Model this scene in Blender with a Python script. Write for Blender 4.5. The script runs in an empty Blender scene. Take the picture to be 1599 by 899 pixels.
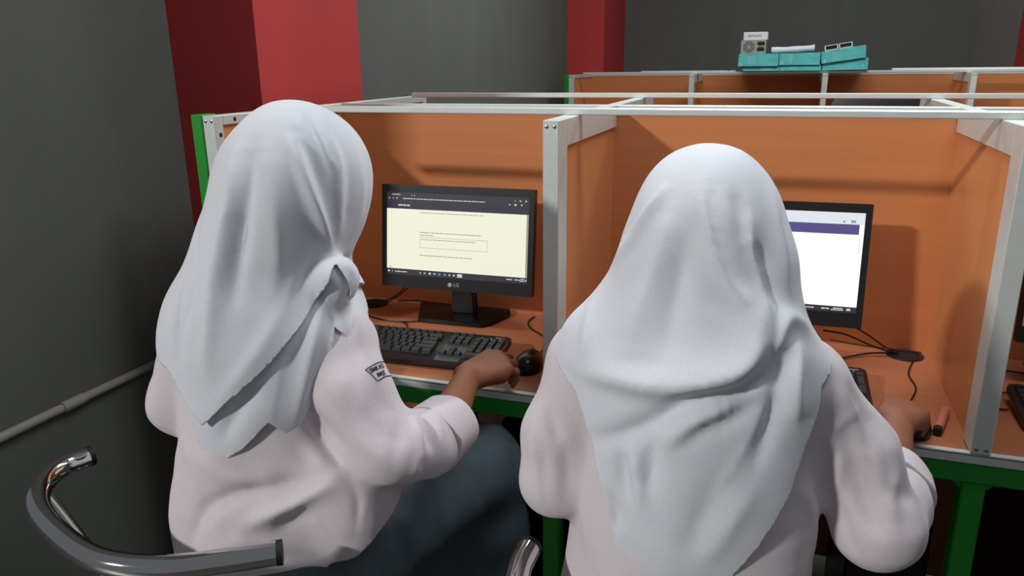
import bpy, bmesh, math, random
import numpy as np
from mathutils import Vector, Matrix
random.seed(7)
scene = bpy.context.scene
COL = scene.collection
pi = math.pi

# ------------------------------------------------------------------ camera
def make_camera():
    yaw, pitch, roll = .3397, .2855, -.0123
    cy, sy = math.cos(yaw), math.sin(yaw)
    f = Vector((-sy*math.cos(pitch), cy*math.cos(pitch), -math.sin(pitch)))
    r = Vector((cy, sy, 0)); u = r.cross(f)
    r2 = r*math.cos(roll) + u*math.sin(roll)
    u2 = -r*math.sin(roll) + u*math.cos(roll)
    cam = bpy.data.cameras.new('camera'); o = bpy.data.objects.new('camera', cam); COL.objects.link(o)
    m = Matrix((r2, u2, -f)).transposed().to_4x4(); m.translation = Vector((.4297, -1.3966, 1.3871))
    o.matrix_world = m
    cam.sensor_fit = 'HORIZONTAL'; cam.sensor_width = 36.0
    cam.lens = 36.0*1198.66/1599; cam.clip_start = .02
    scene.camera = o
make_camera()

# ------------------------------------------------------------------ light and exposure
vs = scene.view_settings
vs.view_transform = 'Standard'; vs.look = 'None'; vs.gamma = 1; vs.use_curve_mapping = False
vs.exposure = 0.0
world = bpy.data.worlds.new('room_air'); scene.world = world; world.use_nodes = True
bg = world.node_tree.nodes['Background']; bg.inputs[0].default_value = (.86, .93, 1, 1); bg.inputs[1].default_value = .155

def area(name, loc, target, sx, sy, power, col):
    l = bpy.data.lights.new(name, 'AREA'); l.shape = 'RECTANGLE'; l.size = sx; l.size_y = sy
    l.energy = power; l.color = col
    o = bpy.data.objects.new(name, l); COL.objects.link(o); o.location = loc
    o.rotation_euler = (Vector(target)-Vector(loc)).to_track_quat('-Z', 'Y').to_euler()
    return o
area('window_daylight', (-4.4, -6.4, 4.6), (.3, .5, 1.1), .6, .3, 415, (1, .985, .97))
area('ceiling_tube_light', (.6, .0, 2.75), (.5, -.25, 0), 1.3, .4, 27, (.93, .97, 1))
area('ceiling_tube_light', (.6, 2.3, 3.0), (.6, 2.4, 0), 2.4, .6, 54, (.97, 1, 1))

# ------------------------------------------------------------------ materials
def lin(c):
    return tuple((v/255/12.92 if v <= 10 else ((v/255+.055)/1.055)**2.4) for v in c) + (1,)
MATS = {}
def mat(name, rgb, rough=.6, metal=0., noise=None, bump=None, spec=.5, emit=0., sheen=0.):
    """noise = (scale xyz, amount, detail): gentle colour variation; bump = (scale, strength, distance)"""
    m = bpy.data.materials.new(name); m.use_nodes = True; MATS[name] = m
    nt = m.node_tree; b = nt.nodes['Principled BSDF']
    c = lin(rgb)
    b.inputs['Base Color'].default_value = c; b.inputs['Roughness'].default_value = rough
    b.inputs['Metallic'].default_value = metal; b.inputs['Specular IOR Level'].default_value = spec
    if sheen: b.inputs['Sheen Weight'].default_value = sheen
    if emit:
        b.inputs['Emission Color'].default_value = c; b.inputs['Emission Strength'].default_value = emit
        b.inputs['Base Color'].default_value = (.01, .01, .01, 1)
    if noise or bump:
        tc = nt.nodes.new('ShaderNodeTexCoord')
    if noise:
        sc, amt, det = noise
        mp = nt.nodes.new('ShaderNodeMapping'); mp.inputs['Scale'].default_value = sc
        nt.links.new(tc.outputs['Object'], mp.inputs['Vector'])
        nz = nt.nodes.new('ShaderNodeTexNoise'); nz.inputs['Scale'].default_value = 1; nz.inputs['Detail'].default_value = det
        nt.links.new(mp.outputs[0], nz.inputs['Vector'])
        rp = nt.nodes.new('ShaderNodeValToRGB')
        rp.color_ramp.elements[0].position = .3; rp.color_ramp.elements[1].position = .7
        rp.color_ramp.elements[0].color = tuple(v*(1-amt) for v in c[:3])+(1,)
        rp.color_ramp.elements[1].color = tuple(min(1, v*(1+amt)) for v in c[:3])+(1,)
        nt.links.new(nz.outputs['Fac'], rp.inputs[0]); nt.links.new(rp.outputs[0], b.inputs['Base Color'])
    if bump:
        sc, st, dist = bump
        n2 = nt.nodes.new('ShaderNodeTexNoise'); n2.inputs['Scale'].default_value = sc; n2.inputs['Detail'].default_value = 3
        nt.links.new(tc.outputs['Object'], n2.inputs['Vector'])
        bp = nt.nodes.new('ShaderNodeBump'); bp.inputs['Strength'].default_value = st; bp.inputs['Distance'].default_value = dist
        nt.links.new(n2.outputs['Fac'], bp.inputs['Height']); nt.links.new(bp.outputs[0], b.inputs['Normal'])
    return m
mat('wall_grey', (97, 99, 94), .85, noise=((6, 6, 2), .06, 4), bump=(60, .15, .004))
mat('wall_red', (186, 54, 54), .7, noise=((3, 3, 1), .06, 3), bump=(60, .1, .003))
mat('floor_tile', (72, 71, 68), .4, noise=((3, 3, 3), .1, 4))
mat('laminate', (192, 120, 73), .42, noise=((3, 3, 60), .045, 5), spec=.4)
mat('laminate_side', (210, 138, 88), .35, noise=((5, 40, 3), .05, 5), spec=.5)
mat('laminate_top', (174, 110, 76), .38, noise=((4, 50, 50), .05, 5), spec=.4)
mat('aluminium', (212, 217, 212), .42, metal=.35, noise=((40, 40, 40), .03, 2))
mat('steel_screw', (150, 150, 150), .3, metal=.9)
mat('green_paint', (20, 138, 32), .45, noise=((12, 12, 12), .08, 3))
mat('dark_hole', (30, 22, 20), .8)
mat('black_plastic', (22, 23, 24), .38, bump=(400, .15, .0006))
mat('black_gloss', (17, 17, 18), .24, spec=.35)
mat('key_plastic', (40, 43, 44), .45)
mat('deck_plastic', (70, 74, 76), .4)
mat('print_white', (215, 215, 215), .6)
mat('print_grey', (165, 165, 165), .5)
mat('cable_black', (24, 18, 17), .5)
mat('cable_brown', (86, 40, 30), .5)
mat('chrome', (214, 212, 212), .07, metal=1.)
mat('rubber', (14, 14, 14), .6)
mat('vinyl_black', (26, 26, 28), .45)
mat('hijab_fabric', (211, 213, 219), .92, noise=((300, 300, 300), .03, 2), bump=(900, .12, .0006), spec=.15, sheen=.15)
mat('shirt_fabric', (208, 198, 202), .88, noise=((200, 200, 200), .025, 2), bump=(700, .12, .0006), spec=.2, sheen=.1)
mat('skirt_fabric', (76, 88, 96), .85, noise=((18, 18, 10), .16, 4), bump=(600, .2, .0008), spec=.2)
mat('skin', (140, 87, 63), .55, noise=((40, 40, 40), .06, 3), spec=.35)
mat('hair_black', (18, 15, 14), .5)
mat('eye_white', (225, 222, 216), .3)
mat('lip', (150, 82, 76), .5)
mat('stitch_black', (28, 28, 34), .8)
mat('teal_card', (90, 190, 188), .6, noise=((14, 14, 30), .14, 4))
mat('teal_print', (150, 205, 200), .6)
mat('white_card', (228, 228, 226), .6)
mat('psu_metal', (180, 180, 172), .4, metal=.5)
mat('dark_metal', (40, 42, 40), .5, metal=.3)
mat('gold_wire', (150, 130, 50), .5)
mat('paper_white', (226, 228, 236), .8)
mat('conduit_pvc', (150, 146, 132), .5)
mat('yellow_label', (226, 186, 40), .6)
mat('pink_marker', (205, 120, 100), .35)
mat('beige_case', (205, 165, 145), .6)
# screens give off light
mat('screen_cream', (244, 243, 220), .4, emit=.95)
mat('screen_white', (253, 253, 255), .4, emit=1.15)
mat('screen_dark', (44, 42, 50), .4, emit=1)
mat('screen_navy', (40, 36, 58), .4, emit=1)
mat('screen_purple', (84, 76, 132), .4, emit=1)
mat('screen_grey', (222, 230, 236), .4, emit=1)
mat('screen_ink', (150, 150, 138), .4, emit=1)
mat('screen_light', (200, 200, 205), .4, emit=1)
mat('screen_blue', (70, 150, 200), .4, emit=1)

# ------------------------------------------------------------------ object helpers
def tag(o, label=None, cat=None, group=None, kind=None):
    if label: o['label'] = label
    if cat: o['category'] = cat
    if group: o['group'] = group
    if kind: o['kind'] = kind
    return o
def thing(name, label, cat, loc=(0, 0, 0), rz=0, group=None, kind=None):
    o = bpy.data.objects.new(name, None); COL.objects.link(o); o.location = loc; o.rotation_euler = (0, 0, rz)
    o.empty_display_size = .05
    return tag(o, label, cat, group, kind)
def link(name, me, m, parent=None):
    o = bpy.data.objects.new(name, me); COL.objects.link(o)
    if m and not me.materials: me.materials.append(MATS[m])
    if parent: o.parent = parent
    return o
def finish(bm, name, m, parent=None, smooth=False):
    me = bpy.data.meshes.new(name); bm.normal_update(); bm.to_mesh(me); bm.free()
    if smooth:
        me.polygons.foreach_set('use_smooth', [True]*len(me.polygons))
        me.set_sharp_from_angle(angle=math.radians(40))
    return link(name, me, m, parent)
def bbox(bm, x0, x1, y0, y1, z0, z1):
    v = [bm.verts.new((x, y, z)) for z in (z0, z1) for y in (y0, y1) for x in (x0, x1)]
    for q in ((0, 2, 3, 1), (4, 5, 7, 6), (0, 1, 5, 4), (2, 6, 7, 3), (1, 3, 7, 5), (0, 4, 6, 2)):
        bm.faces.new([v[i] for i in q])
def box(name, x0, x1, y0, y1, z0, z1, m, parent=None, bev=0., seg=1):
    bm = bmesh.new(); bbox(bm, x0, x1, y0, y1, z0, z1)
    if bev: bmesh.ops.bevel(bm, geom=bm.edges[:], offset=bev, segments=seg, affect='EDGES', profile=.5)
    return finish(bm, name, m, parent, smooth=bev > 0 and seg > 1)
def prism(name, pts, z0, z1, m, parent=None, bev=0., seg=2):
    bm = bmesh.new()
    a = [bm.verts.new((x, y, z0)) for x, y in pts]; b = [bm.verts.new((x, y, z1)) for x, y in pts]
    bm.faces.new(a[::-1]); bm.faces.new(b); n = len(pts)
    for i in range(n): bm.faces.new((a[i], a[(i+1) % n], b[(i+1) % n], b[i]))
    bmesh.ops.recalc_face_normals(bm, faces=bm.faces[:])
    if bev: bmesh.ops.bevel(bm, geom=bm.edges[:], offset=bev, segments=seg, affect='EDGES', profile=.5)
    return finish(bm, name, m, parent, smooth=bev > 0)
def catmull(P, n=8):
    P = [np.array(p, float) for p in P]
    if len(P) < 3: return P
    Q = [2*P[0]-P[1]]+P+[2*P[-1]-P[-2]]; out = []
    for i in range(1, len(Q)-2):
        for k in range(n):
            t = k/n
            out.append(.5*(2*Q[i]+(Q[i+1]-Q[i-1])*t+(2*Q[i-1]-5*Q[i]+4*Q[i+1]-Q[i+2])*t*t+(3*Q[i]-Q[i-1]-3*Q[i+1]+Q[i+2])*t**3))
    out.append(P[-1]); return out
def tube(name, pts, r, m, parent=None, n=8, smooth_n=6, caps=True, rfun=None):
    P = catmull(pts, smooth_n) if smooth_n else [np.array(p, float) for p in pts]
    bm = bmesh.new(); rings = []; L = len(P); nrm = None
    for i, p in enumerate(P):
        t = P[min(i+1, L-1)]-P[max(i-1, 0)]; t = t/(np.linalg.norm(t)+1e-12)
        if nrm is None:
            a = np.array((0, 0, 1.)) if abs(t[2]) < .9 else np.array((1., 0, 0)); nrm = np.cross(t, a)
        nrm = nrm-t*(nrm@t); nrm /= np.linalg.norm(nrm); bn = np.cross(t, nrm)
        rr = r if rfun is None else rfun(i/(L-1))
        rings.append([bm.verts.new(p+rr*(nrm*math.cos(2*pi*k/n)+bn*math.sin(2*pi*k/n))) for k in range(n)])
    for a, b in zip(rings, rings[1:]):
        for k in range(n): bm.faces.new((a[k], a[(k+1) % n], b[(k+1) % n], b[k]))
    if caps: bm.faces.new(rings[0][::-1]); bm.faces.new(rings[-1])
    return finish(bm, name, m, parent, smooth=True)
def lathe(name, prof, m, parent=None, n=24, loc=(0, 0, 0), axis='Z', sx=1, sy=1):
    bm = bmesh.new(); rings = []
    for r, z in prof: rings.append([bm.verts.new((r*sx*math.cos(2*pi*k/n), r*sy*math.sin(2*pi*k/n), z)) for k in range(n)])
    for a, b in zip(rings, rings[1:]):
        for k in range(n): bm.faces.new((a[k], a[(k+1) % n], b[(k+1) % n], b[k]))
    bm.faces.new(rings[0][::-1]); bm.faces.new(rings[-1])
    if axis == 'Y': bmesh.ops.rotate(bm, verts=bm.verts[:], matrix=Matrix.Rotation(pi/2, 3, 'X'))
    if axis == 'X': bmesh.ops.rotate(bm, verts=bm.verts[:], matrix=Matrix.Rotation(pi/2, 3, 'Y'))
    bmesh.ops.translate(bm, verts=bm.verts[:], vec=loc)
    bmesh.ops.recalc_face_normals(bm, faces=bm.faces[:])
    return finish(bm, name, m, parent, smooth=True)
def rects(name, items, y, m, parent, th=.0004):
    """flat print: thin plates in the XZ plane facing -Y"""
    bm = bmesh.new()
    for x0, x1, z0, z1 in items: bbox(bm, x0, x1, y-th, y, z0, z1)
    return finish(bm, name, m, parent)
def text_mesh(s, size, ext=0.0002, spacing=1.0, bold=0.):
    cu = bpy.data.curves.new('lettering', 'FONT'); cu.body = s; cu.size = size; cu.extrude = ext; cu.align_x = 'CENTER'; cu.align_y = 'CENTER'
    cu.space_character = spacing; cu.offset = bold; cu.resolution_u = 3
    o = bpy.data.objects.new('lettering', cu); COL.objects.link(o)
    dg = bpy.context.evaluated_depsgraph_get(); dg.update()
    me = bpy.data.meshes.new_from_object(o.evaluated_get(dg))
    bpy.data.objects.remove(o); bpy.data.curves.remove(cu); me.materials.clear(); return me
def copy_tree(o, parent=None):
    c = o.copy(); COL.objects.link(c); c.parent = parent
    for ch in list(o.children): copy_tree(ch, c)
    return c

# ------------------------------------------------------------------ the setting
def struct(o): return tag(o, kind='structure')
XW, XP = -1.12, -.85
struct(box('floor', -4.5, 4.6, -4, 5.2, -.05, 0, 'floor_tile'))
struct(box('wall_left', XW-.1, XW, -.47, 5.0, 0, 3.1, 'wall_grey'))
struct(box('wall_back', XW-.1, 4.6, 5.0, 5.1, 0, 3.1, 'wall_grey'))
struct(box('trim_1', XW, XP, .31, .82, 0, 3.1, 'wall_red'))
struct(box('trim_2', XW, XP, 4.26, 5.0, 0, 3.1, 'wall_red'))
struct(box('trim_3', 1.89, 2.4, 4.7, 5.0, 0, 3.1, 'wall_red'))
cd = thing('conduit_pipe', 'pale conduit pipe running level along the dark grey wall', 'pipe', (XW, -.3, .627))
tube('pipe', [(.011, -.43, 0), (.011, .6, 0)], .011, 'conduit_pvc', cd, 12, 0)
tube('coupling', [(.011, .10, 0), (.011, .16, 0)], .0135, 'conduit_pvc', cd, 12, 0)
for y in (.45,): box('clip', 0, .024, y-.008, y+.008, -.016, .016, 'conduit_pvc', cd, .003)

# ------------------------------------------------------------------ rows of study booths
T = .0314; ZD = .72; D = .53
def carrel_row(label, xs, y0, top, mirror, x_end, loc_x):
    root = thing('study_booth_row', label, 'booth row', (loc_x, y0, 0), group='rows of study booths')
    X = lambda v: v-loc_x
    xa, xb = X(xs[0]), X(x_end)
    y1 = 2*D+.02 if mirror else D+.02
    wt = box('worktop', xa, xb, .004, y1-.004, ZD-.016, ZD, 'laminate_top', root)
    box('edge_strip', xa, xb, 0, .004, ZD-.0155, ZD+.0025, 'aluminium', root, .0008)
    box('edge_cap', xa, xb, 0, .016, ZD, ZD+.0025, 'aluminium', root)
    box('back_panel', xa, xb, D, D+.02, ZD, top-.018, 'laminate', root)
    box('panel_cap', xa, xb, D-.004, D+.026, top-.018, top, 'aluminium', root, .002)
    box('top_rail', xa+.06, xb, .15, .175, top, top+.014, 'aluminium', root, .002)
    if mirror: box('top_rail', xa+.06, xb, 2*D+.02-.175, 2*D+.02-.15, top, top+.014, 'aluminium', root, .002)
    box('modesty_panel', xa, xb, D, D+.02, .12, ZD-.0165, 'laminate', root)
    box('frame_beam', xa, xb, .004, .048, ZD-.056, ZD-.0165, 'green_paint', root, .003)
    for i, x in enumerate(xs):
        for side in ((0, 1) if mirror else (0,)):
            def Y(v): return v if side == 0 else 2*D+.02-v
            def yb(a, b): return (Y(a), Y(b)) if side == 0 else (Y(b), Y(a))
            p0 = X(x)
            ph, pd = (.053, .065) if i else (.022, .030)      # the end wall has a slimmer frame
            dv = box('divider', p0+.007, p0+T-.007, *yb(pd-.005, D), ZD, top-ph+.003, 'laminate_side', root)
            box('divider_post', p0, p0+T, *yb(0.002, pd), ZD+.0025, top, 'aluminium', dv, .0015)
            bm = bmesh.new()       # top profile with its end closing the front of the booth wall
            bbox(bm, p0, p0+T, *yb(pd+.0006, D-.0045), top-ph, top)
            bmesh.ops.bevel(bm, geom=bm.edges[:], offset=.0015, segments=1, affect='EDGES')
            tp = finish(bm, 'top_profile', 'aluminium', dv)
            if side == 0:
                for z in (top-.012, ZD+.012):
                    for dx in (.008, T-.008):
                        lathe('screw', [(.0036, 0), (.0036, .0012), (.0018, .002)], 'steel_screw', dv, 10, (p0+dx, .0025, z), 'Y')
                if i == 0:
                    for (yy, zz) in ((.070, top-.011), (.018, top-.042)):
                        lathe('screw_hole', [(.005, 0), (.005, .0012)], 'dark_hole', dv, 10, (p0+T-.0006, yy, zz), 'X')
            lg = box('leg', p0-.003, p0+.035, *yb(.006, .048), 0, ZD-.0565, 'green_paint', root, .003)
    box('end_post', xa-.03, xa-.001, 0.0, .05, 0, top+.002, 'green_paint', root, .002)
    box('end_post', xa-.03, xa-.001, y1-.05, y1, 0, top+.002, 'green_paint', root, .002)
    # gussets where the front beam meets each leg
    for x in xs[1:]:
        for s, xx in ((-1, X(x)-.003), (1, X(x)+.035)):
            bm = bmesh.new(); pts = [(xx, ZD-.0562), (xx+s*.018, ZD-.0562), (xx, ZD-.0742)]
            a = [bm.verts.new((p, .016, q)) for p, q in pts]; b = [bm.verts.new((p, .044, q)) for p, q in pts]
            bm.faces.new(a); bm.faces.new(b[::-1])
            for k in range(3): bm.faces.new((a[k], b[k], b[(k+1) % 3], a[(k+1) % 3]))
            bmesh.ops.recalc_face_normals(bm, faces=bm.faces[:]); finish(bm, 'gusset', 'green_paint', root)
    return root
HT = ZD+.5632
carrel_row('double row of orange wood study booths with a green frame, in the foreground', [-.78, 0, .78, 1.56], 0, HT, True, 1.5914, 0)
carrel_row('far row of orange wood study booths with teal boxes on top, near the rear wall', [-.95, -.17, .61, 1.39, 2.17], 3.68, 1.303, False, 2.2014, .6)
# wooden lower panel and cables seen under the left desk are added further down
# ------------------------------------------------------------------ monitors
def make_monitor(label, loc, yaw, tilt, pc, W=.42, H=.27, kind='cream'):
    """loc: point on the desk under the stand; pc: panel centre relative to loc"""
    root = thing('computer_monitor', label, 'monitor', loc, yaw, 'monitors in the booths')
    M = Matrix.Translation(pc) @ Matrix.Rotation(-tilt, 4, 'X')
    def place(o): o.matrix_local = M; return o
    hb = .031; sx = W/2-.0135; s0, s1 = -H/2+hb+.002, H/2-.019
    # bezel: a real frame around the recessed screen
    bm = bmesh.new()
    for r in ((-W/2, -sx, -H/2, H/2), (sx, W/2, -H/2, H/2), (-sx, sx, s1, H/2), (-sx, sx, -H/2, s0)):
        bbox(bm, r[0], r[1], -.012, .012, r[2], r[3])
    bmesh.ops.remove_doubles(bm, verts=bm.verts[:], dist=1e-5)
    place(finish(bm, 'bezel', 'black_plastic', root))
    bs = bmesh.new(); bbox(bs, -W/2+.004, W/2-.004, .012, .03, -H/2+.004, H/2-.004)
    bmesh.ops.bevel(bs, geom=[e for e in bs.edges if all(v.co.y > .02 for v in e.verts)], offset=.012, segments=3, affect='EDGES')
    bbox(bs, -.1, .1, .03, .05, -H/2+.02, .05)
    place(finish(bs, 'back_shell', 'black_plastic', root))
    y = -.0095
    scr = rects('screen', [(-sx, sx, s0, s1)], y+.003, 'screen_cream' if kind == 'cream' else 'screen_white', root, .003); place(scr)
    w, h = 2*sx, s1-s0
    def R(nm, items, m, lift=.0002):
        o = rects(nm, [(-sx+a*w, -sx+b*w, s1-d*h, s1-c*h) for a, b, c, d in items], y-lift+.0001, m, scr, .0002)
        if len(items) > 1: o['kind'] = 'stuff'      # print too small to pick apart
        return o
    def dashes(x0, x1, z, hh, seed, fill=.8):
        rr = random.Random(seed); out = []; x = x0
        while x < x1:
            l = rr.uniform(.006, .028); out.append((x, min(x+l, x1), z, z+hh)); x += l+.004
        return out
    if kind == 'cream':
        R('browser_bar', [(0, 1, 0, .11)], 'screen_dark'); R('page_header', [(0, 1, .11, .2)], 'screen_navy')
        R('scroll_bar', [(.985, 1, .2, .93)], 'screen_ink')
        R('task_bar', [(0, 1, .93, 1)], 'screen_dark')
        ink = dashes(.245, .69, .232, .009, 1)+dashes(.245, .68, .468, .010, 2)+dashes(.245, .34, .50, .010, 3)
        ink += dashes(.25, .64, .552, .009, 4)+dashes(.245, .62, .745, .010, 5)
        ink += [(.243, .725, .527, .531), (.243, .725, .655, .659), (.243, .2445, .527, .659), (.7235, .725, .527, .659), (.022, .032, .905, .92)]
        R('page_text', ink, 'screen_ink', .0004)
        lt = dashes(.12, .70, .071, .010, 6)+dashes(.04, .1, .025, .010, 7)+[(.085, .115, .147, .164), (.12, .14, .147, .164), (.145, .17, .147, .164)]
        lt += [(.18, .185, .03, .04), (.20, .206, .03, .04), (.015, .022, .068, .082), (.045, .05, .068, .082), (.07, .078, .068, .082)]
        lt += [(.9, .91, .045, .05), (.935, .945, .04, .055), (.972, .982, .04, .055), (.865, .873, .085, .1), (.9, .915, .083, .102), (.945, .955, .085, .1)]
        lt += dashes(.06, .15, .96, .012, 8)+dashes(.86, .9, .955, .013, 9)+dashes(.915, .95, .955, .012, 10)+[(.955, .98, .945, .955), (.95, .985, .965, .975), (.988, .996, .95, .97)]
        lt += [(.008, .022, .953, .975), (.038, .042, .955, .97), (.245, .252, .955, .975), (.275, .285, .957, .974), (.31, .325, .953, .977), (.345, .36, .957, .973), (.455, .465, .955, .975), (.485, .498, .955, .975), (.515, .55, .945, .985)]
        R('screen_icons', lt, 'screen_light', .0004)
        R('task_icons', [(.38, .395, .953, .977), (.418, .435, .955, .975)], 'screen_blue', .0004)
    elif kind == 'white':
        R('browser_bar', [(0, 1, 0, .115)], 'screen_grey'); R('page_header', [(0, .975, .115, .215)], 'screen_purple')
        R('task_bar', [(0, 1, .94, 1)], 'screen_dark'); R('scroll_bar', [(.978, .985, .25, .4)], 'screen_grey')
        R('page_text', dashes(.05, .3, .08, .01, 3)+[(.89, .9, .08, .1), (.93, .955, .075, .1), (.6, .64, .9, .93), (.61, .625, .86, .9)]+dashes(.2, .55, .3, .012, 4), 'screen_ink', .0004)
        R('screen_icons', [(.63, .66, .958, .98)]+dashes(.68, .78, .962, .014, 2)+dashes(.82, .86, .962, .014, 5)+[(.88, .93, .955, .965), (.87, .935, .972, .982), (.95, .97, .957, .98)], 'screen_light', .0004)
    else:
        scr.data.materials.clear(); scr.data.materials.append(MATS['black_gloss'])
    # maker's mark on the lower bezel
    bm = bmesh.new(); bmesh.ops.create_circle(bm, cap_ends=True, segments=20, radius=.0058)
    bmesh.ops.rotate(bm, verts=bm.verts[:], matrix=Matrix.Rotation(pi/2, 3, 'X'))
    lo = finish(bm, 'logo_disc', 'print_grey', root); lo.matrix_local = M @ Matrix.Translation((-.0135, -.0123, -H/2+.0155))
    tx = link('logo_lettering', text_mesh('LG', .0135), 'print_grey', root)
    tx.matrix_local = M @ Matrix.Translation((.0045, -.0122, -H/2+.0155)) @ Matrix.Rotation(pi/2, 4, 'X')
    if kind == 'off':
        st = box('energy_label', -W/2+.006, -W/2+.05, -.0126, -.0121, -H/2+.035, -H/2+.075, 'yellow_label', root); place(st)
    # stand: slanted neck and a six-sided foot
    bm = bmesh.new()
    zt = pc[2]-H/2+.03
    pr = [((-.045, .0, .012), (.045, .03, .012)), ((-.03, -.03, zt), (.03, .0, zt))]
    a = [bm.verts.new(v) for v in ((-.034, -.004, .012), (.034, -.004, .012), (.034, .028, .012), (-.034, .028, .012))]
    yy = pc[1]+.018
    b = [bm.verts.new(v) for v in ((pc[0]-.03, yy, zt), (pc[0]+.03, yy, zt), (pc[0]+.03, yy+.03, zt), (pc[0]-.03, yy+.03, zt))]
    bm.faces.new(a[::-1]); bm.faces.new(b)
    for k in range(4): bm.faces.new((a[k], a[(k+1) % 4], b[(k+1) % 4], b[k]))
    bmesh.ops.recalc_face_normals(bm, faces=bm.faces[:])
    bmesh.ops.bevel(bm, geom=bm.edges[:], offset=.004, segments=2, affect='EDGES'); finish(bm, 'stand_neck', 'black_plastic', root, True)
    prism('stand_foot', [(-.098, -.076), (.076, -.076), (.088, -.068), (.122, .04), (.11, .07), (-.145, .07), (-.155, .055), (-.106, -.068)], .002, .013, 'black_gloss', root, .003, 2)
    return root
make_monitor('black computer monitor with a cream page on its screen, beside the left student', (-.36, .44, ZD), .02, .125, (.006, -.046, .229), kind='cream')
make_monitor('black computer monitor with a white and purple page, half hidden behind the right student', (.40, .41, ZD), .03, .115, (.008, -.046, .234), kind='white')
make_monitor('switched-off black monitor with a yellow label, cut by the right edge', (1.13, .44, ZD), 0, .1, (0, -.046, .229), kind='off')

# ------------------------------------------------------------------ keyboards
KEY_ME = {}
def key_mesh(w, d):
    k = (round(w, 4), round(d, 4))
    if k not in KEY_ME:
        bm = bmesh.new(); h = .0075; i = .0022
        a = [bm.verts.new(v) for v in ((-w/2, -d/2, 0), (w/2, -d/2, 0), (w/2, d/2, 0), (-w/2, d/2, 0))]
        b = [bm.verts.new(v) for v in ((-w/2+i, -d/2+i, h), (w/2-i, -d/2+i, h), (w/2-i, d/2-i*.6, h), (-w/2+i, d/2-i*.6, h))]
        bm.faces.new(b)
        for q in range(4): bm.faces.new((a[q], a[(q+1) % 4], b[(q+1) % 4], b[q]))
        me = bpy.data.meshes.new('key'); bm.to_mesh(me); bm.free(); me.materials.append(MATS['key_plastic']); KEY_ME[k] = me
    return KEY_ME[k]
def make_keyboard(label, loc, yaw, marks=True):
    root = thing('computer_keyboard', label, 'keyboard', loc, yaw, 'keyboards in the booths')
    W, Dp = .45, .155; tl = math.radians(6.5)
    M = Matrix.Translation((0, 0, .0125)) @ Matrix.Rotation(tl, 4, 'X') @ Matrix.Translation((0, .0, .0))
    # case, thicker at the back because of the flip-out feet
    pts = []
    for cx, cy, a0 in ((W/2-.014, Dp/2-.014, 0), (-W/2+.014, Dp/2-.014, 90), (-W/2+.008, -Dp/2+.008, 180), (W/2-.008, -Dp/2+.008, 270)):
        rr = .014 if cy > 0 else .008
        for q in range(5): t = math.radians(a0+q*22.5); pts.append((cx+rr*math.cos(t), cy+rr*math.sin(t)))
    c = prism('case', pts, 0, .016, 'black_plastic', root, .003, 2); c.matrix_local = M
    for sx in (-1, 1):
        f = box('foot', sx*.19-.012, sx*.19+.012, .052, .062, -.0105, .004, 'black_plastic', root); f.matrix_local = M
    dk = box('nav_deck', .079, .1385, -.07, .047, .016, .0166, 'deck_plastic', root); dk.matrix_local = M
    box('deck_line', 0, 0, 0, 0, 0, 0, 'deck_plastic', root) if False else None
    def key(x, y, w=.0165, d=.0165, z=.0162):
        o = bpy.data.objects.new('key', key_mesh(w, d)); COL.objects.link(o); o.parent = root; o.matrix_local = M @ Matrix.Translation((x, y, z)); return o
    p = .0187; x0 = -W/2+.018; rows = [.036, .036-p, .036-2*p, .036-3*p, .036-4*p]
    yf = .0585
    for i in range(4+4+4+1):
        key(x0+(i+(0 if i == 0 else .5+.35*((i-1)//4)))*p*1.02, yf, .015, .011)
    for j in range(13): key(x0+j*p, rows[0])
    key(x0+13.5*p, rows[0], .034)
    key(x0+.25*p, rows[1], .026)
    for j in range(13): key(x0+(1.5+j)*p, rows[1], .0165 if j < 12 else .0245)
    key(x0+.37*p, rows[2], .03)
    for j in range(11): key(x0+(1.75+j)*p, rows[2])
    key(x0+13.3*p, rows[2], .041)
    key(x0+.62*p, rows[3], .039)
    for j in range(10): key(x0+(2.25+j)*p, rows[3])
    key(x0+13.1*p, rows[3], .05)
    for xx, ww in ((.12, .022), (1.4, .022), (2.65, .022), (6.2, .108), (9.8, .022), (11.05, .022), (12.3, .022), (13.75, .024)): key(x0+xx*p, rows[4], ww)
    nx = .09
    for j in range(3):
        key(nx+j*p, yf, .015, .011); key(nx+j*p, rows[0], z=.0166); key(nx+j*p, rows[1], z=.0166); key(nx+j*p, rows[4], z=.0166)
    key(nx+p, rows[3], z=.0166)
    qx = .1525
    for j in range(4): key(qx+j*p, rows[0])
    for r in (1, 2, 3):
        for j in range(3): key(qx+j*p, rows[r])
    key(qx+3*p, rows[1]-p/2, .0165, .0345); key(qx+3*p, rows[3]-p/2, .0165, .0345)
    key(qx+.5*p, rows[4], .035); key(qx+2*p, rows[4])
    # printed legends and lock light
    bm = bmesh.new()
    for o in [k for k in root.children if k.name.startswith('key')]:
        L = M.inverted() @ o.matrix_local
        x, y, z = L.translation; dd = .0035
        bbox(bm, x-.004, x-.0008, y+.0002, y+.0036, z+.0075, z+.0077)
    lg = finish(bm, 'key_legends', 'print_grey', root); lg.matrix_local = M; lg['kind'] = 'stuff'
    for j in range(3):
        l = box('lock_light', .154+j*.022, .157+j*.022, .0575, .0595, .0158, .0164, 'print_white', root); l.matrix_local = M
    t = link('lettering', text_mesh('logitech', .0075), 'print_grey', root); t.matrix_local = M @ Matrix.Translation((.198, .0655, .0163))
    return root
def kb_at(br, yaw):   # from the back right corner
    c = Matrix.Rotation(yaw, 2) @ Vector((.225, .0775)); return (br[0]-c.x, br[1]-c.y, ZD)
make_keyboard('black keyboard with number pad in front of the left student', kb_at((-.146, .236), .045), .045)
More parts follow.
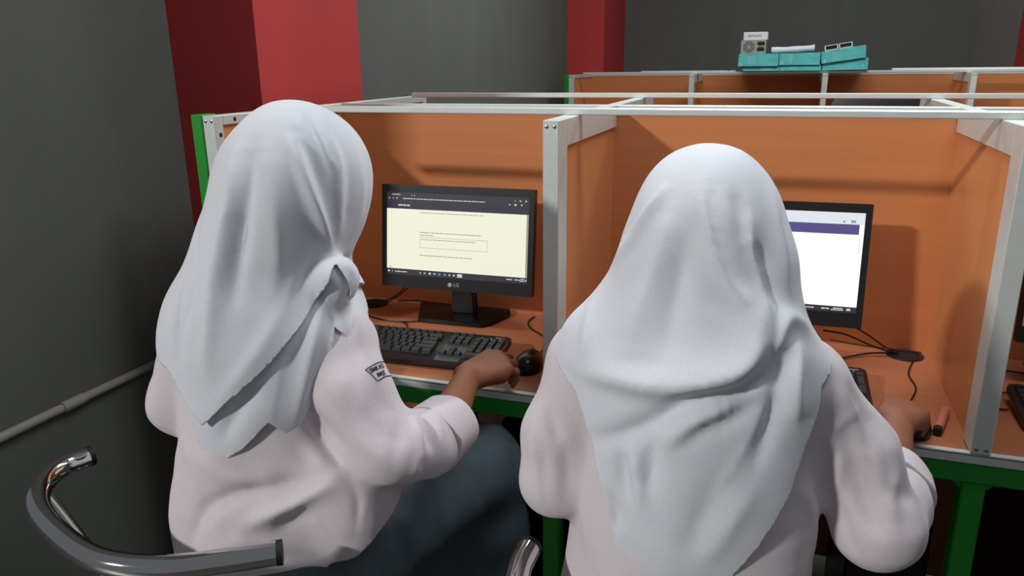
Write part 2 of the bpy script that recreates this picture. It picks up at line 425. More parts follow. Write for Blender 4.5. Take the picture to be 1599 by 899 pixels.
make_keyboard('black keyboard whose right end shows past the right student', kb_at((.632, .28), .02), .02)
make_keyboard('black keyboard in the right-hand booth behind the aluminium post', (1.115, .205, ZD), 0)

# ------------------------------------------------------------------ mice
def make_mouse(label, loc, yaw, cable):
    root = thing('computer_mouse', label, 'mouse', loc, yaw, 'mice in the booths')
    bm = bmesh.new(); nu, nv = 28, 14; rings = []
    for j in range(nv+1):
        a = (pi/2)*j/nv; s = math.cos(a)**.75 if j < nv else 0
        row = []
        for i in range(nu):
            t = 2*pi*i/nu; ct, st = math.cos(t), math.sin(t)
            ex = .031*math.copysign(abs(ct)**.8, ct)*(1-.1*st); ey = .0565*math.copysign(abs(st)**.85, st)
            row.append(bm.verts.new((ex*s, ey*s-.008*math.sin(a), .001+.037*math.sin(a)**.9)))
        rings.append(row)
    for a, b in zip(rings, rings[1:]):
        for k in range(nu): bm.faces.new((a[k], a[(k+1) % nu], b[(k+1) % nu], b[k]))
    bm.faces.new(rings[0][::-1]); bmesh.ops.remove_doubles(bm, verts=bm.verts[:], dist=1e-5)
    body = finish(bm, 'shell', 'black_gloss', root, True)
    w = lathe('scroll_wheel', [(.006, -.0035), (.0085, -.002), (.0085, .002), (.006, .0035)], 'rubber', root, 18, (0, .03, .0265), 'X')
    tx = link('lettering', text_mesh('logitech', .007), 'print_grey', root)
    tx.matrix_local = Matrix.Translation((0, -.024, .0372)) @ Matrix.Rotation(math.radians(9), 4, 'X')
    tube('cable', cable, .0019, 'cable_black', root, 6, 8)
    return root
make_mouse('black mouse with grey lettering between the left keyboard and the aluminium post', (-.078, .155, ZD), .05,
           [(0, .054, .008), (.004, .10, .003), (.0, .15, .002), (-.02, .2, .002), (-.065, .25, .002), (-.085, .30, .002), (-.08, .345, .002)])
make_mouse('black mouse under the right hand of the right student', (.70, .085, ZD), -.1,
           [(0, .054, .008), (.0, .12, .003), (.012, .2, .002), (0.0, .28, .002), (.012, .37, .002), (.02, .40, .004)])

# ------------------------------------------------------------------ cable grommets and desk cables
def grommet(label, x, y):
    root = thing('cable_grommet', label, 'cable grommet', (x, y, ZD))
    lathe('collar', [(.040, 0), (.040, .003), (.036, .005), (.03, .005), (.03, .0032)], 'black_plastic', root, 28)
    lathe('hole', [(.029, .0005), (.029, .0036)], 'dark_hole', root, 24)
    return root
grommet('black round cable hole in the desk behind the left keyboard', -.655, .475)
grommet('black oval cable hole in the desk right of the right student\'s monitor', .735, .485)
def cable(label, pts, r=.002, m='cable_black'):
    o = tube('power_cable', pts, r, m, None, 6, 8); return tag(o, label, 'cable', 'desk cables')
z = ZD+.0025
cable('thin black cable curling from the left grommet up behind the cream-page monitor', [(-.655, .475, z+.004), (-.62, .485, z+.01), (-.585, .49, z+.03), (-.545, .485, z+.07), (-.52, .47, .80)])
cable('second black cable beside the left grommet rising to the monitor', [(-.66, .465, z+.004), (-.63, .45, z+.006), (-.59, .47, z+.02), (-.54, .50, z+.06), (-.49, .49, .80)])
cable('low black cable running from behind the keyboard to the monitor foot', [(-.66, .40, z), (-.60, .362, z), (-.53, .345, z), (-.47, .36, z), (-.455, .38, z+.001)])
cable('short stub of black keyboard cable under the monitor foot', [(-.50, .345, z+.002), (-.478, .33, z), (-.465, .30, z+.001), (-.46, .26, z+.014)])
cable('brown cable lying behind the monitor foot', [(-.60, .515, z), (-.53, .505, z+.01), (-.47, .515, z+.004), (-.42, .52, z)], .002, 'cable_brown')
for k, (lab, p, m_) in enumerate((
    ('upper dark cable sweeping from under the purple-page monitor to the right grommet', [(.615, .42, .80), (.65, .44, .775), (.69, .455, .745), (.72, .475, z+.004)], 'cable_black'),
    ('middle dark cable drooping towards the right grommet', [(.55, .42, .785), (.60, .435, .775), (.66, .45, .748), (.715, .478, z+.003)], 'cable_black'),
    ('straight reddish cable passing over the right grommet to the divider', [(.57, .46, .75), (.65, .475, .738), (.735, .50, z+.006), (.772, .505, z+.002)], 'cable_brown'),
    ('low curved cable from the hidden keyboard to the right grommet', [(.56, .38, z), (.61, .42, z+.004), (.66, .455, z+.006), (.71, .48, z+.003)], 'cable_black'))):
    cable(lab, p, .0022, m_)
cable('dark cable on the desk of the right-hand booth', [(.86, .45, z), (.93, .43, z+.005), (1.0, .44, z), (1.05, .47, z)], .0025)
cable('thin cable behind the keyboard of the right-hand booth', [(.83, .33, z), (.87, .315, z), (.905, .30, z+.004), (.93, .30, z)], .002)
cable('short cable left of the keyboard of the right-hand booth', [(.83, .25, z), (.85, .235, z), (.868, .222, z), (.885, .215, z+.003)], .002)
mk = thing('marker_pen', 'short pink marker pen with a dark end lying beside the right hand', 'pen', (.752, .115, ZD+.0085), -.28)
tube('barrel', [(0, -.04, 0), (0, .055, 0)], .0085, 'pink_marker', mk, 14, 0)
tube('cap', [(0, -.056, 0), (0, -.04, 0)], .0078, 'dark_hole', mk, 14, 0)

# ------------------------------------------------------------------ under the desks
def tower(label, x0, x1, y0, y1, h):
    root = thing('computer_tower', label, 'computer', ((x0+x1)/2, (y0+y1)/2, .0), group='computers under the desks')
    w, d = (x1-x0)/2, (y1-y0)/2
    box('case', -w, w, -d+.012, d, .012, h, 'black_plastic', root, .004)
    box('front_panel', -w, w, -d, -d+.012, .012, h, 'black_gloss', root, .004)
    for k in range(6): box('grille_slat', -w+.03, w-.03, -d-.003, -d, .08+k*.025, .088+k*.025, 'dark_metal', root)
    lathe('power_button', [(.01, 0), (.01, .003)], 'steel_screw', root, 14, (0, -d-.0002, h-.05), 'Y')
    for sx in (-1, 1): box('foot', sx*w*.8-.012, sx*w*.8+.012, -d+.03, d-.03, 0, .012, 'rubber', root)
    return root
tower('black computer tower under the desk between the two students', -.16, .02, .18, .5, .56)
tower('black computer tower under the desk by the green leg', .62, .77, .12, .5, .5)
tower('black computer tower under the right-hand booth', .93, 1.1, .1, .48, .5)
wl = thing('support_board', 'pinkish board with a pale edge standing under the left desk', 'board', (-.33, .46, 0))
box('board', -.16, .09, -.012, .012, 0, .62, 'beige_case', wl, .002)
box('edge', .09, .098, -.013, .013, 0, .62, 'white_card', wl, .001)
cable('black cable hanging under the left desk beside the board', [(-.30, .40, .67), (-.285, .39, .60), (-.31, .38, .50), (-.30, .4, .36), (-.31, .41, .2)], .004)
cable('second cable looping under the left desk from the beam', [(-.17, .2, .655), (-.21, .25, .60), (-.255, .31, .565), (-.29, .36, .53), (-.31, .4, .46)], .004)
cable('third cable under the left desk crossing the pinkish board', [(-.24, .39, .68), (-.27, .385, .62), (-.31, .37, .55), (-.35, .37, .50), (-.37, .4, .4)], .004)

# ------------------------------------------------------------------ things stacked on the far row
def carton(label, pts, y0, y1, marks, grp='teal boxes on the far booths'):
    """pts: front outline in x, z"""
    cx = sum(p[0] for p in pts)/4; cz = min(p[1] for p in pts)
    root = thing('cardboard_box', label, 'box', (cx, (y0+y1)/2, cz), group=grp)
    d = (y1-y0)/2; bm = bmesh.new()
    a = [bm.verts.new((x-cx, -d, zz-cz)) for x, zz in pts]; b = [bm.verts.new((x-cx, d, zz-cz)) for x, zz in pts]
    bm.faces.new(a); bm.faces.new(b[::-1])
    for k in range(4): bm.faces.new((a[k], b[k], b[(k+1) % 4], a[(k+1) % 4]))
    bmesh.ops.recalc_face_normals(bm, faces=bm.faces[:])
    bmesh.ops.bevel(bm, geom=bm.edges[:], offset=.002, segments=1, affect='EDGES'); finish(bm, 'carton', 'teal_card', root)
    w = pts[1][0]-pts[0][0]; h0 = pts[0][1]-cz; h = pts[3][1]-pts[0][1]; sl = (pts[1][1]-pts[0][1])/w
    bm = bmesh.new()
    rr = random.Random(len(label))
    for (u, v, uw, vh) in marks:
        x = pts[0][0]-cx+u*w; zz = h0+v*h+sl*u*w
        bbox(bm, x, x+uw*w, -d-.0006, -d, zz, zz+vh*h)
    finish(bm, 'printed_label', 'teal_print', root)['kind'] = 'stuff'; return root
stripes = [(.04, .1, .06, .25)]+[(.24+.035*k, .15, .012, .7) for k in range(6)]
Y0, Y1 = 3.80, 4.19
carton('low teal box under the left of the stack on the far booths', [(.145, 1.317), (.36, 1.317), (.36, 1.345), (.135, 1.345)], Y0+.01, Y1, [(.5, .2, .3, .5)])
carton('low teal box in the middle of the bottom layer on the far booths', [(.362, 1.317), (.602, 1.317), (.602, 1.350), (.362, 1.347)], Y0+.01, Y1, stripes)
carton('teal box carrying the power supply on the far booths', [(.112, 1.3455), (.352, 1.3455), (.352, 1.42), (.114, 1.42)], Y0-.005, Y1-.03, stripes)
carton('teal box under the rolled paper on the far booths', [(.355, 1.3505), (.592, 1.3505), (.592, 1.424), (.355, 1.42)], Y0, Y1-.03, [(.05, .1, .06, .25), (.25, .1, .02, .8), (.3, .1, .02, .8)])
carton('bottom right teal box with a slanting top on the far booths', [(.607, 1.317), (.862, 1.322), (.862, 1.39), (.607, 1.354)], Y0+.01, Y1, [(.85, .55, .07, .2)]+[(.3+.05*k, .1, .015, .6) for k in range(7)])
carton('tilted teal box at the top right of the stack on the far booths', [(.60, 1.3555), (.845, 1.3905), (.838, 1.464), (.594, 1.426)], Y0-.005, Y1-.02, stripes)
ps = thing('power_supply_unit', 'grey metal power supply with a round fan grille on a teal box', 'power supply', (.196, 3.93, 1.4205))
box('case', -.075, .075, -.1, .1, 0, .083, 'psu_metal', ps, .002)
for k, rr_ in enumerate((.034, .024, .014)):
    bm = bmesh.new()
    n = 28; ro, ri = rr_, rr_-.0045
    A = [[bm.verts.new((r*math.cos(2*pi*i/n), yy, r*math.sin(2*pi*i/n))) for i in range(n)] for r, yy in ((ro, -.1), (ro, -.1015), (ri, -.1015), (ri, -.1))]
    for q in range(3):
        for i in range(n): bm.faces.new((A[q][i], A[q][(i+1) % n], A[q+1][(i+1) % n], A[q+1][i]))
    bmesh.ops.recalc_face_normals(bm, faces=bm.faces[:])
    g = finish(bm, 'fan_grille_ring', 'psu_metal', ps); g.location = (-.026, -.001, .042)
g = lathe('fan_opening', [(.036, 0), (.036, .0008)], 'dark_metal', ps, 28, (-.026, -.1002, .042), 'Y')
lathe('fan_hub', [(.011, 0), (.011, .0015)], 'psu_metal', ps, 20, (-.026, -.101, .042), 'Y')
for q in range(8):
    s = box('fan_spoke', -.0012, .0012, -.1022, -.1008, .01, .036, 'psu_metal', ps); s.matrix_local = Matrix.Translation((-.026, 0, .042)) @ Matrix.Rotation(q*pi/4, 4, 'Y')
for zz in (.016, .05):
    so = prism('power_socket', [(.023, zz+.005), (.029, zz), (.061, zz), (.067, zz+.005), (.067, zz+.018), (.061, zz+.023), (.029, zz+.023), (.023, zz+.018)], .1, .1012, 'dark_metal', ps)
    so.matrix_local = Matrix.Rotation(pi/2, 4, 'X')
box('socket_label', .03, .06, -.1012, -.1004, .040, .046, 'gold_wire', ps)
wb = thing('small_white_box', 'small white box with dark lettering on top of the power supply', 'box', (.205, 3.93, 1.504))
box('carton', -.072, .072, -.09, .09, 0, .047, 'white_card', wb, .002)
t = link('lettering', text_mesh('SAMSUNG', .018), 'stitch_black', wb); t.matrix_local = Matrix.Translation((-.004, -.0905, .024)) @ Matrix.Rotation(pi/2, 4, 'X')
rp = thing('paper_roll', 'white rolled paper lying across a teal box', 'paper roll', (.43, 3.86, 1.4245))
bm = bmesh.new(); ring = []
n = 24
for j in range(9):
    x = -.125+.25*j/8; r = .0165+.0016*math.sin(j*1.7)
    ring.append([bm.verts.new((x, r*math.cos(2*pi*i/n), .0185+.010*(j/8)**2+r*math.sin(2*pi*i/n))) for i in range(n)])
ring.append([bm.verts.new((.125, .009*math.cos(2*pi*i/n), .0285+.009*math.sin(2*pi*i/n))) for i in range(n)])
ring.append([bm.verts.new((.06, .008*math.cos(2*pi*i/n), .026+.008*math.sin(2*pi*i/n))) for i in range(n)])
for a, b in zip(ring, ring[1:]):
    for i in range(n): bm.faces.new((a[i], a[(i+1) % n], b[(i+1) % n], b[i]))
bm.faces.new(ring[0][::-1]); bm.faces.new(ring[-1]); bmesh.ops.recalc_face_normals(bm, faces=bm.faces[:])
finish(bm, 'sheet', 'paper_white', rp, True)
for (lab, x, zz) in (('left of two grey slotted brackets on the tilted teal box', .652, 1.4345), ('right of two grey slotted brackets on the tilted teal box', .731, 1.4465)):
    br = thing('slot_bracket', lab, 'bracket', (x, 3.86, zz+.0025), group='slotted brackets on the tilted box')
    br.rotation_euler = (0, -.153, 0)
    for (a, b, c, d) in ((-.037, .037, 0, .004), (-.037, .037, .026, .03), (-.037, -.032, .004, .026), (.032, .037, .004, .026)):
        box('frame_bar', a, b, -.03, .03, c, d, 'white_card', br)
    box('slot', -.032, .032, -.02, .025, .004, .026, 'dark_metal', br)
fl = thing('flat_strip', 'long pale strip lying on top of the far booths left of the boxes', 'strip', (-.2, 3.87, 1.317)); box('strip', -.3, .3, -.03, .03, 0, .006, 'aluminium', fl, .001)
box('bolt', .25, .262, -.033, -.02, .006, .012, 'dark_hole', fl)
fl = thing('flat_strip', 'long pale strip lying on top of the far booths right of the boxes', 'strip', (1.45, 3.87, 1.317)); box('strip', -.45, .45, -.03, .03, 0, .012, 'white_card', fl, .001)
# ------------------------------------------------------------------ chairs with chrome hoop
def make_chair(label, hoop, zt, seat, rz, strut_at):
    root = thing('tubular_chair', label, 'chair', (seat[0], seat[1], 0), group='chairs of the students')
    L = lambda p: (p[0]-seat[0], p[1]-seat[1], p[2])
    P = [L((x, y, zt)) for x, y in hoop]
    tube('hoop_rail', P, .0175, 'chrome', root, 20, 8)
    for a, b in ((P[0], P[1]), (P[-1], P[-2])):
        d = (np.array(a)-np.array(b)); d /= np.linalg.norm(d); a = np.array(a)
        tube('end_cap', [a-d*.004, a+d*.004], .0182, 'rubber', root, 20, 0)
    for i in strut_at:
        p = np.array(P[i]); q = np.array((p[0]*.58, p[1]*.58, .425))
        tube('strut', [p-np.array((0, 0, .012)), (p+q)/2+np.array((0, 0, -.02)), q], .0115, 'chrome', root, 14, 6)
    lathe('seat_cushion', [(.02, .41), (.185, .41), (.2, .425), (.198, .442), (.17, .454), (.02, .458)], 'vinyl_black', root, 32)
    lathe('seat_plate', [(.12, .395), (.12, .41)], 'dark_metal', root, 20)
    lathe('column', [(.028, .06), (.028, .25), (.02, .25), (.02, .395)], 'chrome', root, 20)
    for k in range(5):
        a = 2*pi*k/5+rz
        lg = tube('base_leg', [(0, 0, .085), (.14*math.cos(a), .14*math.sin(a), .075), (.25*math.cos(a), .25*math.sin(a), .05)], .017, 'chrome', root, 10, 4)
        lathe('castor', [(.012, -.012), (.024, -.01), (.024, .01), (.012, .012)], 'rubber', root, 14, (.25*math.cos(a), .25*math.sin(a), .024), 'X')
    return root
make_chair('chair with a curved chrome tube rail behind the left student',
           [(-.203, -.616), (-.266, -.657), (-.341, -.698), (-.434, -.712), (-.536, -.685), (-.632, -.641), (-.689, -.589), (-.713, -.531), (-.699, -.484)],
           .72, (-.34, -.45), .3, (2, 6))
make_chair('chair with a chrome tube rail under the right student, mostly out of frame',
           [(.132, -.495), (.135, -.55), (.155, -.62), (.22, -.72), (.32, -.775), (.42, -.782), (.52, -.75), (.6, -.67), (.63, -.58), (.635, -.53)],
           .72, (.38, -.47), .1, (3, 6))
ch = thing('office_chair', 'black high-backed chair standing between the two booth rows', 'chair', (.80, 2.45, 0))
prism('backrest', [(-.19, .72), (.19, .72), (.19, 1.19), (.17, 1.22), (.14, 1.235), (-.14, 1.235), (-.17, 1.22), (-.19, 1.19)], -.025, .025, 'vinyl_black', ch, .008).matrix_local = Matrix.Translation((0, 0, 0)) @ Matrix.Rotation(pi/2, 4, 'X')
box('seat', -.22, .22, -.02, .42, .44, .50, 'vinyl_black', ch, .02, 3)
box('back_bracket', -.03, .03, .015, .04, .46, .8, 'dark_metal', ch, .004)
lathe('column', [(.026, .08), (.026, .44)], 'chrome', ch, 18, (0, .2, 0))
for k in range(5):
    a = 2*pi*k/5
    tube('base_leg', [(0, .2, .09), (.27*math.cos(a), .2+.27*math.sin(a), .05)], .018, 'dark_metal', ch, 8, 0)
    lathe('castor', [(.012, -.012), (.025, -.01), (.025, .01), (.012, .012)], 'rubber', ch, 12, (.27*math.cos(a), .2+.27*math.sin(a), .025), 'X')

# ------------------------------------------------------------------ implicit-surface modelling of the figures
class Field:
    def __init__(s, lo, hi, h):
        s.lo = np.array(lo, np.float32); s.h = h
        s.n = np.ceil((np.array(hi)-np.array(lo))/h).astype(int)+1
        s.f = np.full(s.n, 1.0, np.float32)
    def _sub(s, lo, hi):
        a = np.clip(np.floor((lo-s.lo)/s.h).astype(int), 0, s.n); b = np.clip(np.ceil((hi-s.lo)/s.h).astype(int)+1, 0, s.n)
        ax = [s.lo[i]+s.h*np.arange(a[i], b[i], dtype=np.float32) for i in range(3)]
        return tuple(slice(a[i], b[i]) for i in range(3)), ax
    def _mix(s, sl, d, k, op):
        g = s.f[sl]
        if op == 'sub': s.f[sl] = np.maximum(g, -d) if k <= 0 else -s._smin(-g, d, k)
        else: s.f[sl] = np.minimum(g, d) if k <= 0 else s._smin(g, d, k)
    @staticmethod
    def _smin(a, b, k):
        hh = np.clip(k-np.abs(a-b), 0, None)/k
        return np.minimum(a, b)-hh*hh*k*.25
    def cone(s, a, b, ra, rb, k=.02, op='add'):
        a = np.array(a, np.float32); b = np.array(b, np.float32); m = max(ra, rb)+k+4*s.h
        sl, ax = s._sub(np.minimum(a, b)-m, np.maximum(a, b)+m)
        if 0 in s.f[sl].shape: return s
        d = b-a; L2 = float(d@d)+1e-9
        x, y, z = ax[0][:, None, None]-a[0], ax[1][None, :, None]-a[1], ax[2][None, None, :]-a[2]
        t = np.clip((x*d[0]+y*d[1]+z*d[2])/L2, 0, 1)
        q = np.sqrt((x-t*d[0])**2+(y-t*d[1])**2+(z-t*d[2])**2)-(ra+(rb-ra)*t)
        s._mix(sl, q, k, op); return s
    def chain(s, pts, rs, k=.02):
        for i in range(len(pts)-1): s.cone(pts[i], pts[i+1], rs[i], rs[i+1], k)
        return s
    def ell(s, c, r, k=.02, rot=None, op='add'):
        c = np.array(c, np.float32); r = np.array(r, np.float32); m = float(r.max())+k+4*s.h
        sl, ax = s._sub(c-m, c+m)
        if 0 in s.f[sl].shape: return s
        x, y, z = ax[0][:, None, None]-c[0], ax[1][None, :, None]-c[1], ax[2][None, None, :]-c[2]
        if rot is not None:
            Rm = np.array(rot)
            x, y, z = (Rm[0, 0]*x+Rm[1, 0]*y+Rm[2, 0]*z, Rm[0, 1]*x+Rm[1, 1]*y+Rm[2, 1]*z, Rm[0, 2]*x+Rm[1, 2]*y+Rm[2, 2]*z)
        k0 = np.sqrt((x/r[0])**2+(y/r[1])**2+(z/r[2])**2); k1 = np.sqrt((x/r[0]**2)**2+(y/r[1]**2)**2+(z/r[2]**2)**2)+1e-6
        s._mix(sl, k0*(k0-1)/k1, k, op); return s
    def mesh(s, smooth=2):
        f = s.f; f[0] = f[-1] = 1; f[:, 0] = f[:, -1] = 1; f[:, :, 0] = f[:, :, -1] = 1
        ins = f < 0; nx, ny, nz = f.shape
        cnt = np.zeros((nx-1, ny-1, nz-1), np.int8)
        for dx in (0, 1):
            for dy in (0, 1):
                for dz in (0, 1): cnt += ins[dx:nx-1+dx, dy:ny-1+dy, dz:nz-1+dz]
        cells = np.argwhere((cnt > 0) & (cnt < 8)); idx = np.full((nx-1, ny-1, nz-1), -1, np.int32)
        idx[tuple(cells.T)] = np.arange(len(cells))
        acc = np.zeros((len(cells), 3)); num = np.zeros(len(cells))
        C8 = [(a, b, c) for a in (0, 1) for b in (0, 1) for c in (0, 1)]
        val = {c: f[cells[:, 0]+c[0], cells[:, 1]+c[1], cells[:, 2]+c[2]] for c in C8}
        for c in C8:
            for axis in range(3):
                if c[axis]: continue
                e = list(c); e[axis] = 1; e = tuple(e); va, vb = val[c], val[e]
                m = (va < 0) != (vb < 0); t = va[m]/(va[m]-vb[m])
                p = np.tile(np.array(c, float), (m.sum(), 1)); p[:, axis] += t
                acc[m] += p; num[m] += 1
        V = s.lo+s.h*(cells+acc/num[:, None])
        quads = []
        for axis in range(3):
            a1, a2 = (axis+1) % 3, (axis+2) % 3
            sl0 = [slice(1, -1)]*3; sl0[axis] = slice(0, -1); sl1 = [slice(1, -1)]*3; sl1[axis] = slice(1, None)
            A = ins[tuple(sl0)]; B = ins[tuple(sl1)]
            for flag in (0, 1):
                E = np.argwhere((A & ~B) if flag == 0 else (~A & B))
                off = np.ones(3, int); off[axis] = 0; E = E+off
                def cell(d1, d2):
                    q = E.copy(); q[:, a1] += d1; q[:, a2] += d2; return idx[tuple(q.T)]
                Q = np.stack([cell(-1, -1), cell(0, -1), cell(0, 0), cell(-1, 0)], 1)
                quads.append(Q if flag == 0 else Q[:, ::-1])
        Q = np.concatenate(quads); V = relax(V, Q, smooth); return V, Q
def relax(V, Q, it, lam=.5):
    n = len(V)
    for _ in range(it):
        S = np.zeros_like(V); c = np.zeros(n)
        for a, b in ((0, 1), (1, 2), (2, 3), (3, 0)):
            for i, j in ((Q[:, a], Q[:, b]), (Q[:, b], Q[:, a])):
                for ax in range(3): S[:, ax] += np.bincount(i, V[j, ax], n)
                c += np.bincount(i, minlength=n)
        V = V+lam*(S/np.maximum(c, 1)[:, None]-V)
    return V
def normals(V, Q):
    N = np.cross(V[Q[:, 2]]-V[Q[:, 0]], V[Q[:, 3]]-V[Q[:, 1]]); out = np.zeros_like(V)
    for k in range(4):
        for ax in range(3): out[:, ax] += np.bincount(Q[:, k], N[:, ax], len(V))
    return out/(np.linalg.norm(out, axis=1)[:, None]+1e-12)
def fold(V, Q, folds):
    """folds: (points on the cloth, height, width on the left of the line, width on its right)"""
    for pts, h, wl, wr in folds:
        N = normals(V, Q)
        P = np.array(catmull(pts, 6)); seg = P[1:]-P[:-1]; cum = np.concatenate([[0], np.cumsum(np.linalg.norm(seg, axis=1))]); L = cum[-1]
        R_ = 3.2*max(wl, wr)
        near = np.where(((V > P.min(0)-R_) & (V < P.max(0)+R_)).all(1))[0]
        if len(near) == 0: continue
        v = V[near]; best = np.full(len(near), 9.); sp = np.zeros(len(near)); sd = np.zeros(len(near))
        for i in range(len(seg)):
            d = v-P[i]; t = np.clip(d@seg[i]/(seg[i]@seg[i]+1e-12), 0, 1); q = d-t[:, None]*seg[i]; dist = np.linalg.norm(q, axis=1)
            m = dist < best
            best[m] = dist[m]; sp[m] = (cum[i]+t[m]*np.linalg.norm(seg[i]))/L
            sd[m] = np.einsum('ij,ij->i', np.cross(np.tile(seg[i], (m.sum(), 1)), q[m]), N[near][m])
        w = np.where(sd > 0, wl, wr); g = .45*np.exp(-(best/w)**2)+.55*np.exp(-1.7*(np.sqrt((best/w)**2+.03)-.173))*np.clip(1-best/(3.2*w), 0, 1)
        ends = np.clip(np.sin(pi*np.clip(sp, .02, .98)), 0, 1)**.55
        V = V.copy(); V[near] += N[near]*(h*g*ends)[:, None]
    return relax(V, Q, 4, .5)
def clip(V, Q, s):
    """keep the part of the mesh where s > 0, cutting faces along s = 0"""
    ins = s > 0; c = ins[Q].sum(1); keep = Q[c == 4].tolist(); V = V.tolist(); cut = {}; faces = [tuple(q) for q in keep]
    for q in Q[(c > 0) & (c < 4)]:
        poly = []
        for k in range(4):
            a, b = int(q[k]), int(q[(k+1) % 4])
            if ins[a]: poly.append(a)
            if ins[a] != ins[b]:
                e = (min(a, b), max(a, b))
                if e not in cut:
                    t = s[a]/(s[a]-s[b]); t = min(max(t, .0), 1.)
                    cut[e] = len(V); V.append([V[a][i]+t*(V[b][i]-V[a][i]) for i in range(3)])
                poly.append(cut[e])
        if len(poly) >= 3: faces.append(tuple(poly))
    used = sorted({i for f in faces for i in f}); mp = {o: n for n, o in enumerate(used)}
    return [V[i] for i in used], [tuple(mp[i] for i in f) for f in faces]
def emit(name, V, F, m, parent, thick=0.):
    me = bpy.data.meshes.new(name); o_ = np.array(parent.location)
    V = (np.asarray(V)-o_).tolist(); me.from_pydata(V, [], F if isinstance(F, list) else F.tolist())
    me.polygons.foreach_set('use_smooth', [True]*len(me.polygons)); me.update()
    ob = link(name, me, m, parent)
    if thick:
        md = ob.modifiers.new('cloth_thickness', 'SOLIDIFY'); md.thickness = thick; md.offset = -1
    return ob
def rotm(yaw, pitch=0., roll=0.):
    return (Matrix.Rotation(yaw, 3, 'Z') @ Matrix.Rotation(pitch, 3, 'X') @ Matrix.Rotation(roll, 3, 'Y'))
def waves(V, amp, fr, seed=0):
    r = np.random.RandomState(seed); out = np.zeros(len(V))
    for _ in range(6):
        k = r.normal(size=3)*fr; out += np.sin(V@k+r.uniform(0, 6))
    return out*amp/2.4

def wrinkle(V, amp, fr, seed, n=5):
    """sharp-crested creases of cloth: ridged waves bent by slower ones"""
    r = np.random.RandomState(seed); out = np.zeros(len(V)); W_ = V.copy()
    for ax in range(3):
        k = r.normal(size=3)*fr*.45; W_[:, ax] += .5/fr*np.sin(V@k+r.uniform(0, 6))
    for i in range(n):
        k = r.normal(size=3); k *= fr*(1+.35*i)/np.linalg.norm(k); m = r.normal(size=3)*fr*.3
        out += (1-np.abs(np.sin(W_@k+r.uniform(0, 6)))**.8-.4)*np.clip(np.sin(V@m+r.uniform(0, 6))+.1, 0, 1)/(1+.3*i)
    return out*amp
def add_hand(F, wrist, fwd, up, right=True, curl=(.6, .9, .7), spread=1., size=1., thumb=(.6, .3), grow=0.):
    """palm and five bent fingers of unequal length; up = back of the hand"""
    w = np.array(wrist, float); f = np.array(fwd, float); f /= np.linalg.norm(f)
    u = np.array(up, float); u -= f*(u@f); u /= np.linalg.norm(u)
    sd = np.cross(u, f) if right else np.cross(f, u)      # towards the thumb
    S = size; g = grow
    K = []
    for i, (off, fl) in enumerate(((.028, .086), (.0095, .091), (-.0095, .086), (-.0275, .077))):
        K.append(w+f*fl*S+sd*off*S*1.05+u*(.004-.004*abs(i-1.2))*S)
    for i, kn in enumerate(K):
        F.cone(w+sd*(.018-.012*i)*S*.9, kn, .0155*S, .0125*S, .012)
    F.cone(w+sd*.012*S-u*.008*S+f*.02*S, K[0]-u*.012*S-f*.02*S, .013*S, .012*S, .012); F.cone(w-sd*.014*S-u*.008*S+f*.02*S, K[3]-u*.012*S-f*.015*S, .013*S, .012*S, .012)
    for i, kn in enumerate(K):
        L = (.070, .077, .072, .056)[i]*S; rs = (.0096, .0098, .0094, .0083)
        ang = 0.; p = kn; r0 = rs[i]*S
        ff = f+sd*(.14-.1*i)*spread*.8; ff /= np.linalg.norm(ff)
        cu = curl[i] if isinstance(curl[0], (tuple, list)) else curl
        for j, (fr, r1) in enumerate(((.46, .93), (.30, .85), (.24, .72))):
            ang += cu[j]; d = ff*math.cos(ang)-u*math.sin(ang); q = p+d*L*fr
            F.cone(p, q, r0, rs[i]*S*r1, .005); p, r0 = q, rs[i]*S*r1
    b = w+f*.022*S+sd*.022*S-u*.006*S
    d1 = f*math.cos(thumb[0])+sd*math.sin(thumb[0])-u*.35; d1 /= np.linalg.norm(d1)
    m1 = b+d1*.042*S; d2 = f*math.cos(thumb[1])+sd*math.sin(thumb[1])-u*.25; d2 /= np.linalg.norm(d2)
    m2 = m1+d2*.032*S; m3 = m2+(d2*.9-sd*.15)*.025*S
    F.cone(b, m1, .016*S, .0115*S, .012); F.cone(m1, m2, .0112*S, .0102*S, .004); F.cone(m2, m3, .0102*S, .0082*S, .004)
    return K
def add_head(F, hc, Rm):
    """skull, face, nose, lips, chin, ears; local +Y is where the face looks"""
    G = lambda x, y, z: np.array(hc)+np.array(Rm @ Vector((x, y, z)))
    rt = np.array(Rm)
    F.ell(G(0, -.008, .02), (.072, .088, .085), .02, rt)
    F.ell(G(0, .028, -.03), (.056, .055, .075), .03, rt)
    F.cone(G(0, .066, -.09), G(0, .06, -.085), .02, .022, .025)
    F.cone(G(0, .083, .008), G(0, .098, -.022), .007, .0115, .012)
    for s in (-1, 1):
        F.ell(G(s*.031, .08, .005), (.016, .013, .011), .012, rt, 'sub')
        F.ell(G(s*.031, .069, .004), (.0125, .0125, .0125), 0)
        F.cone(G(s*.012, .087, .021), G(s*.045, .075, .02), .006, .005, .012)
        F.ell(G(s*.012, .088, -.027), (.008, .008, .006), .006, rt)
        F.ell(G(s*.074, -.01, -.005), (.008, .018, .03), .008, rt)
    F.cone(G(-.02, .079, -.05), G(.02, .079, -.05), .0045, .0045, .007); F.cone(G(-.016, .078, -.06), G(.016, .078, -.06), .0055, .0055, .007)
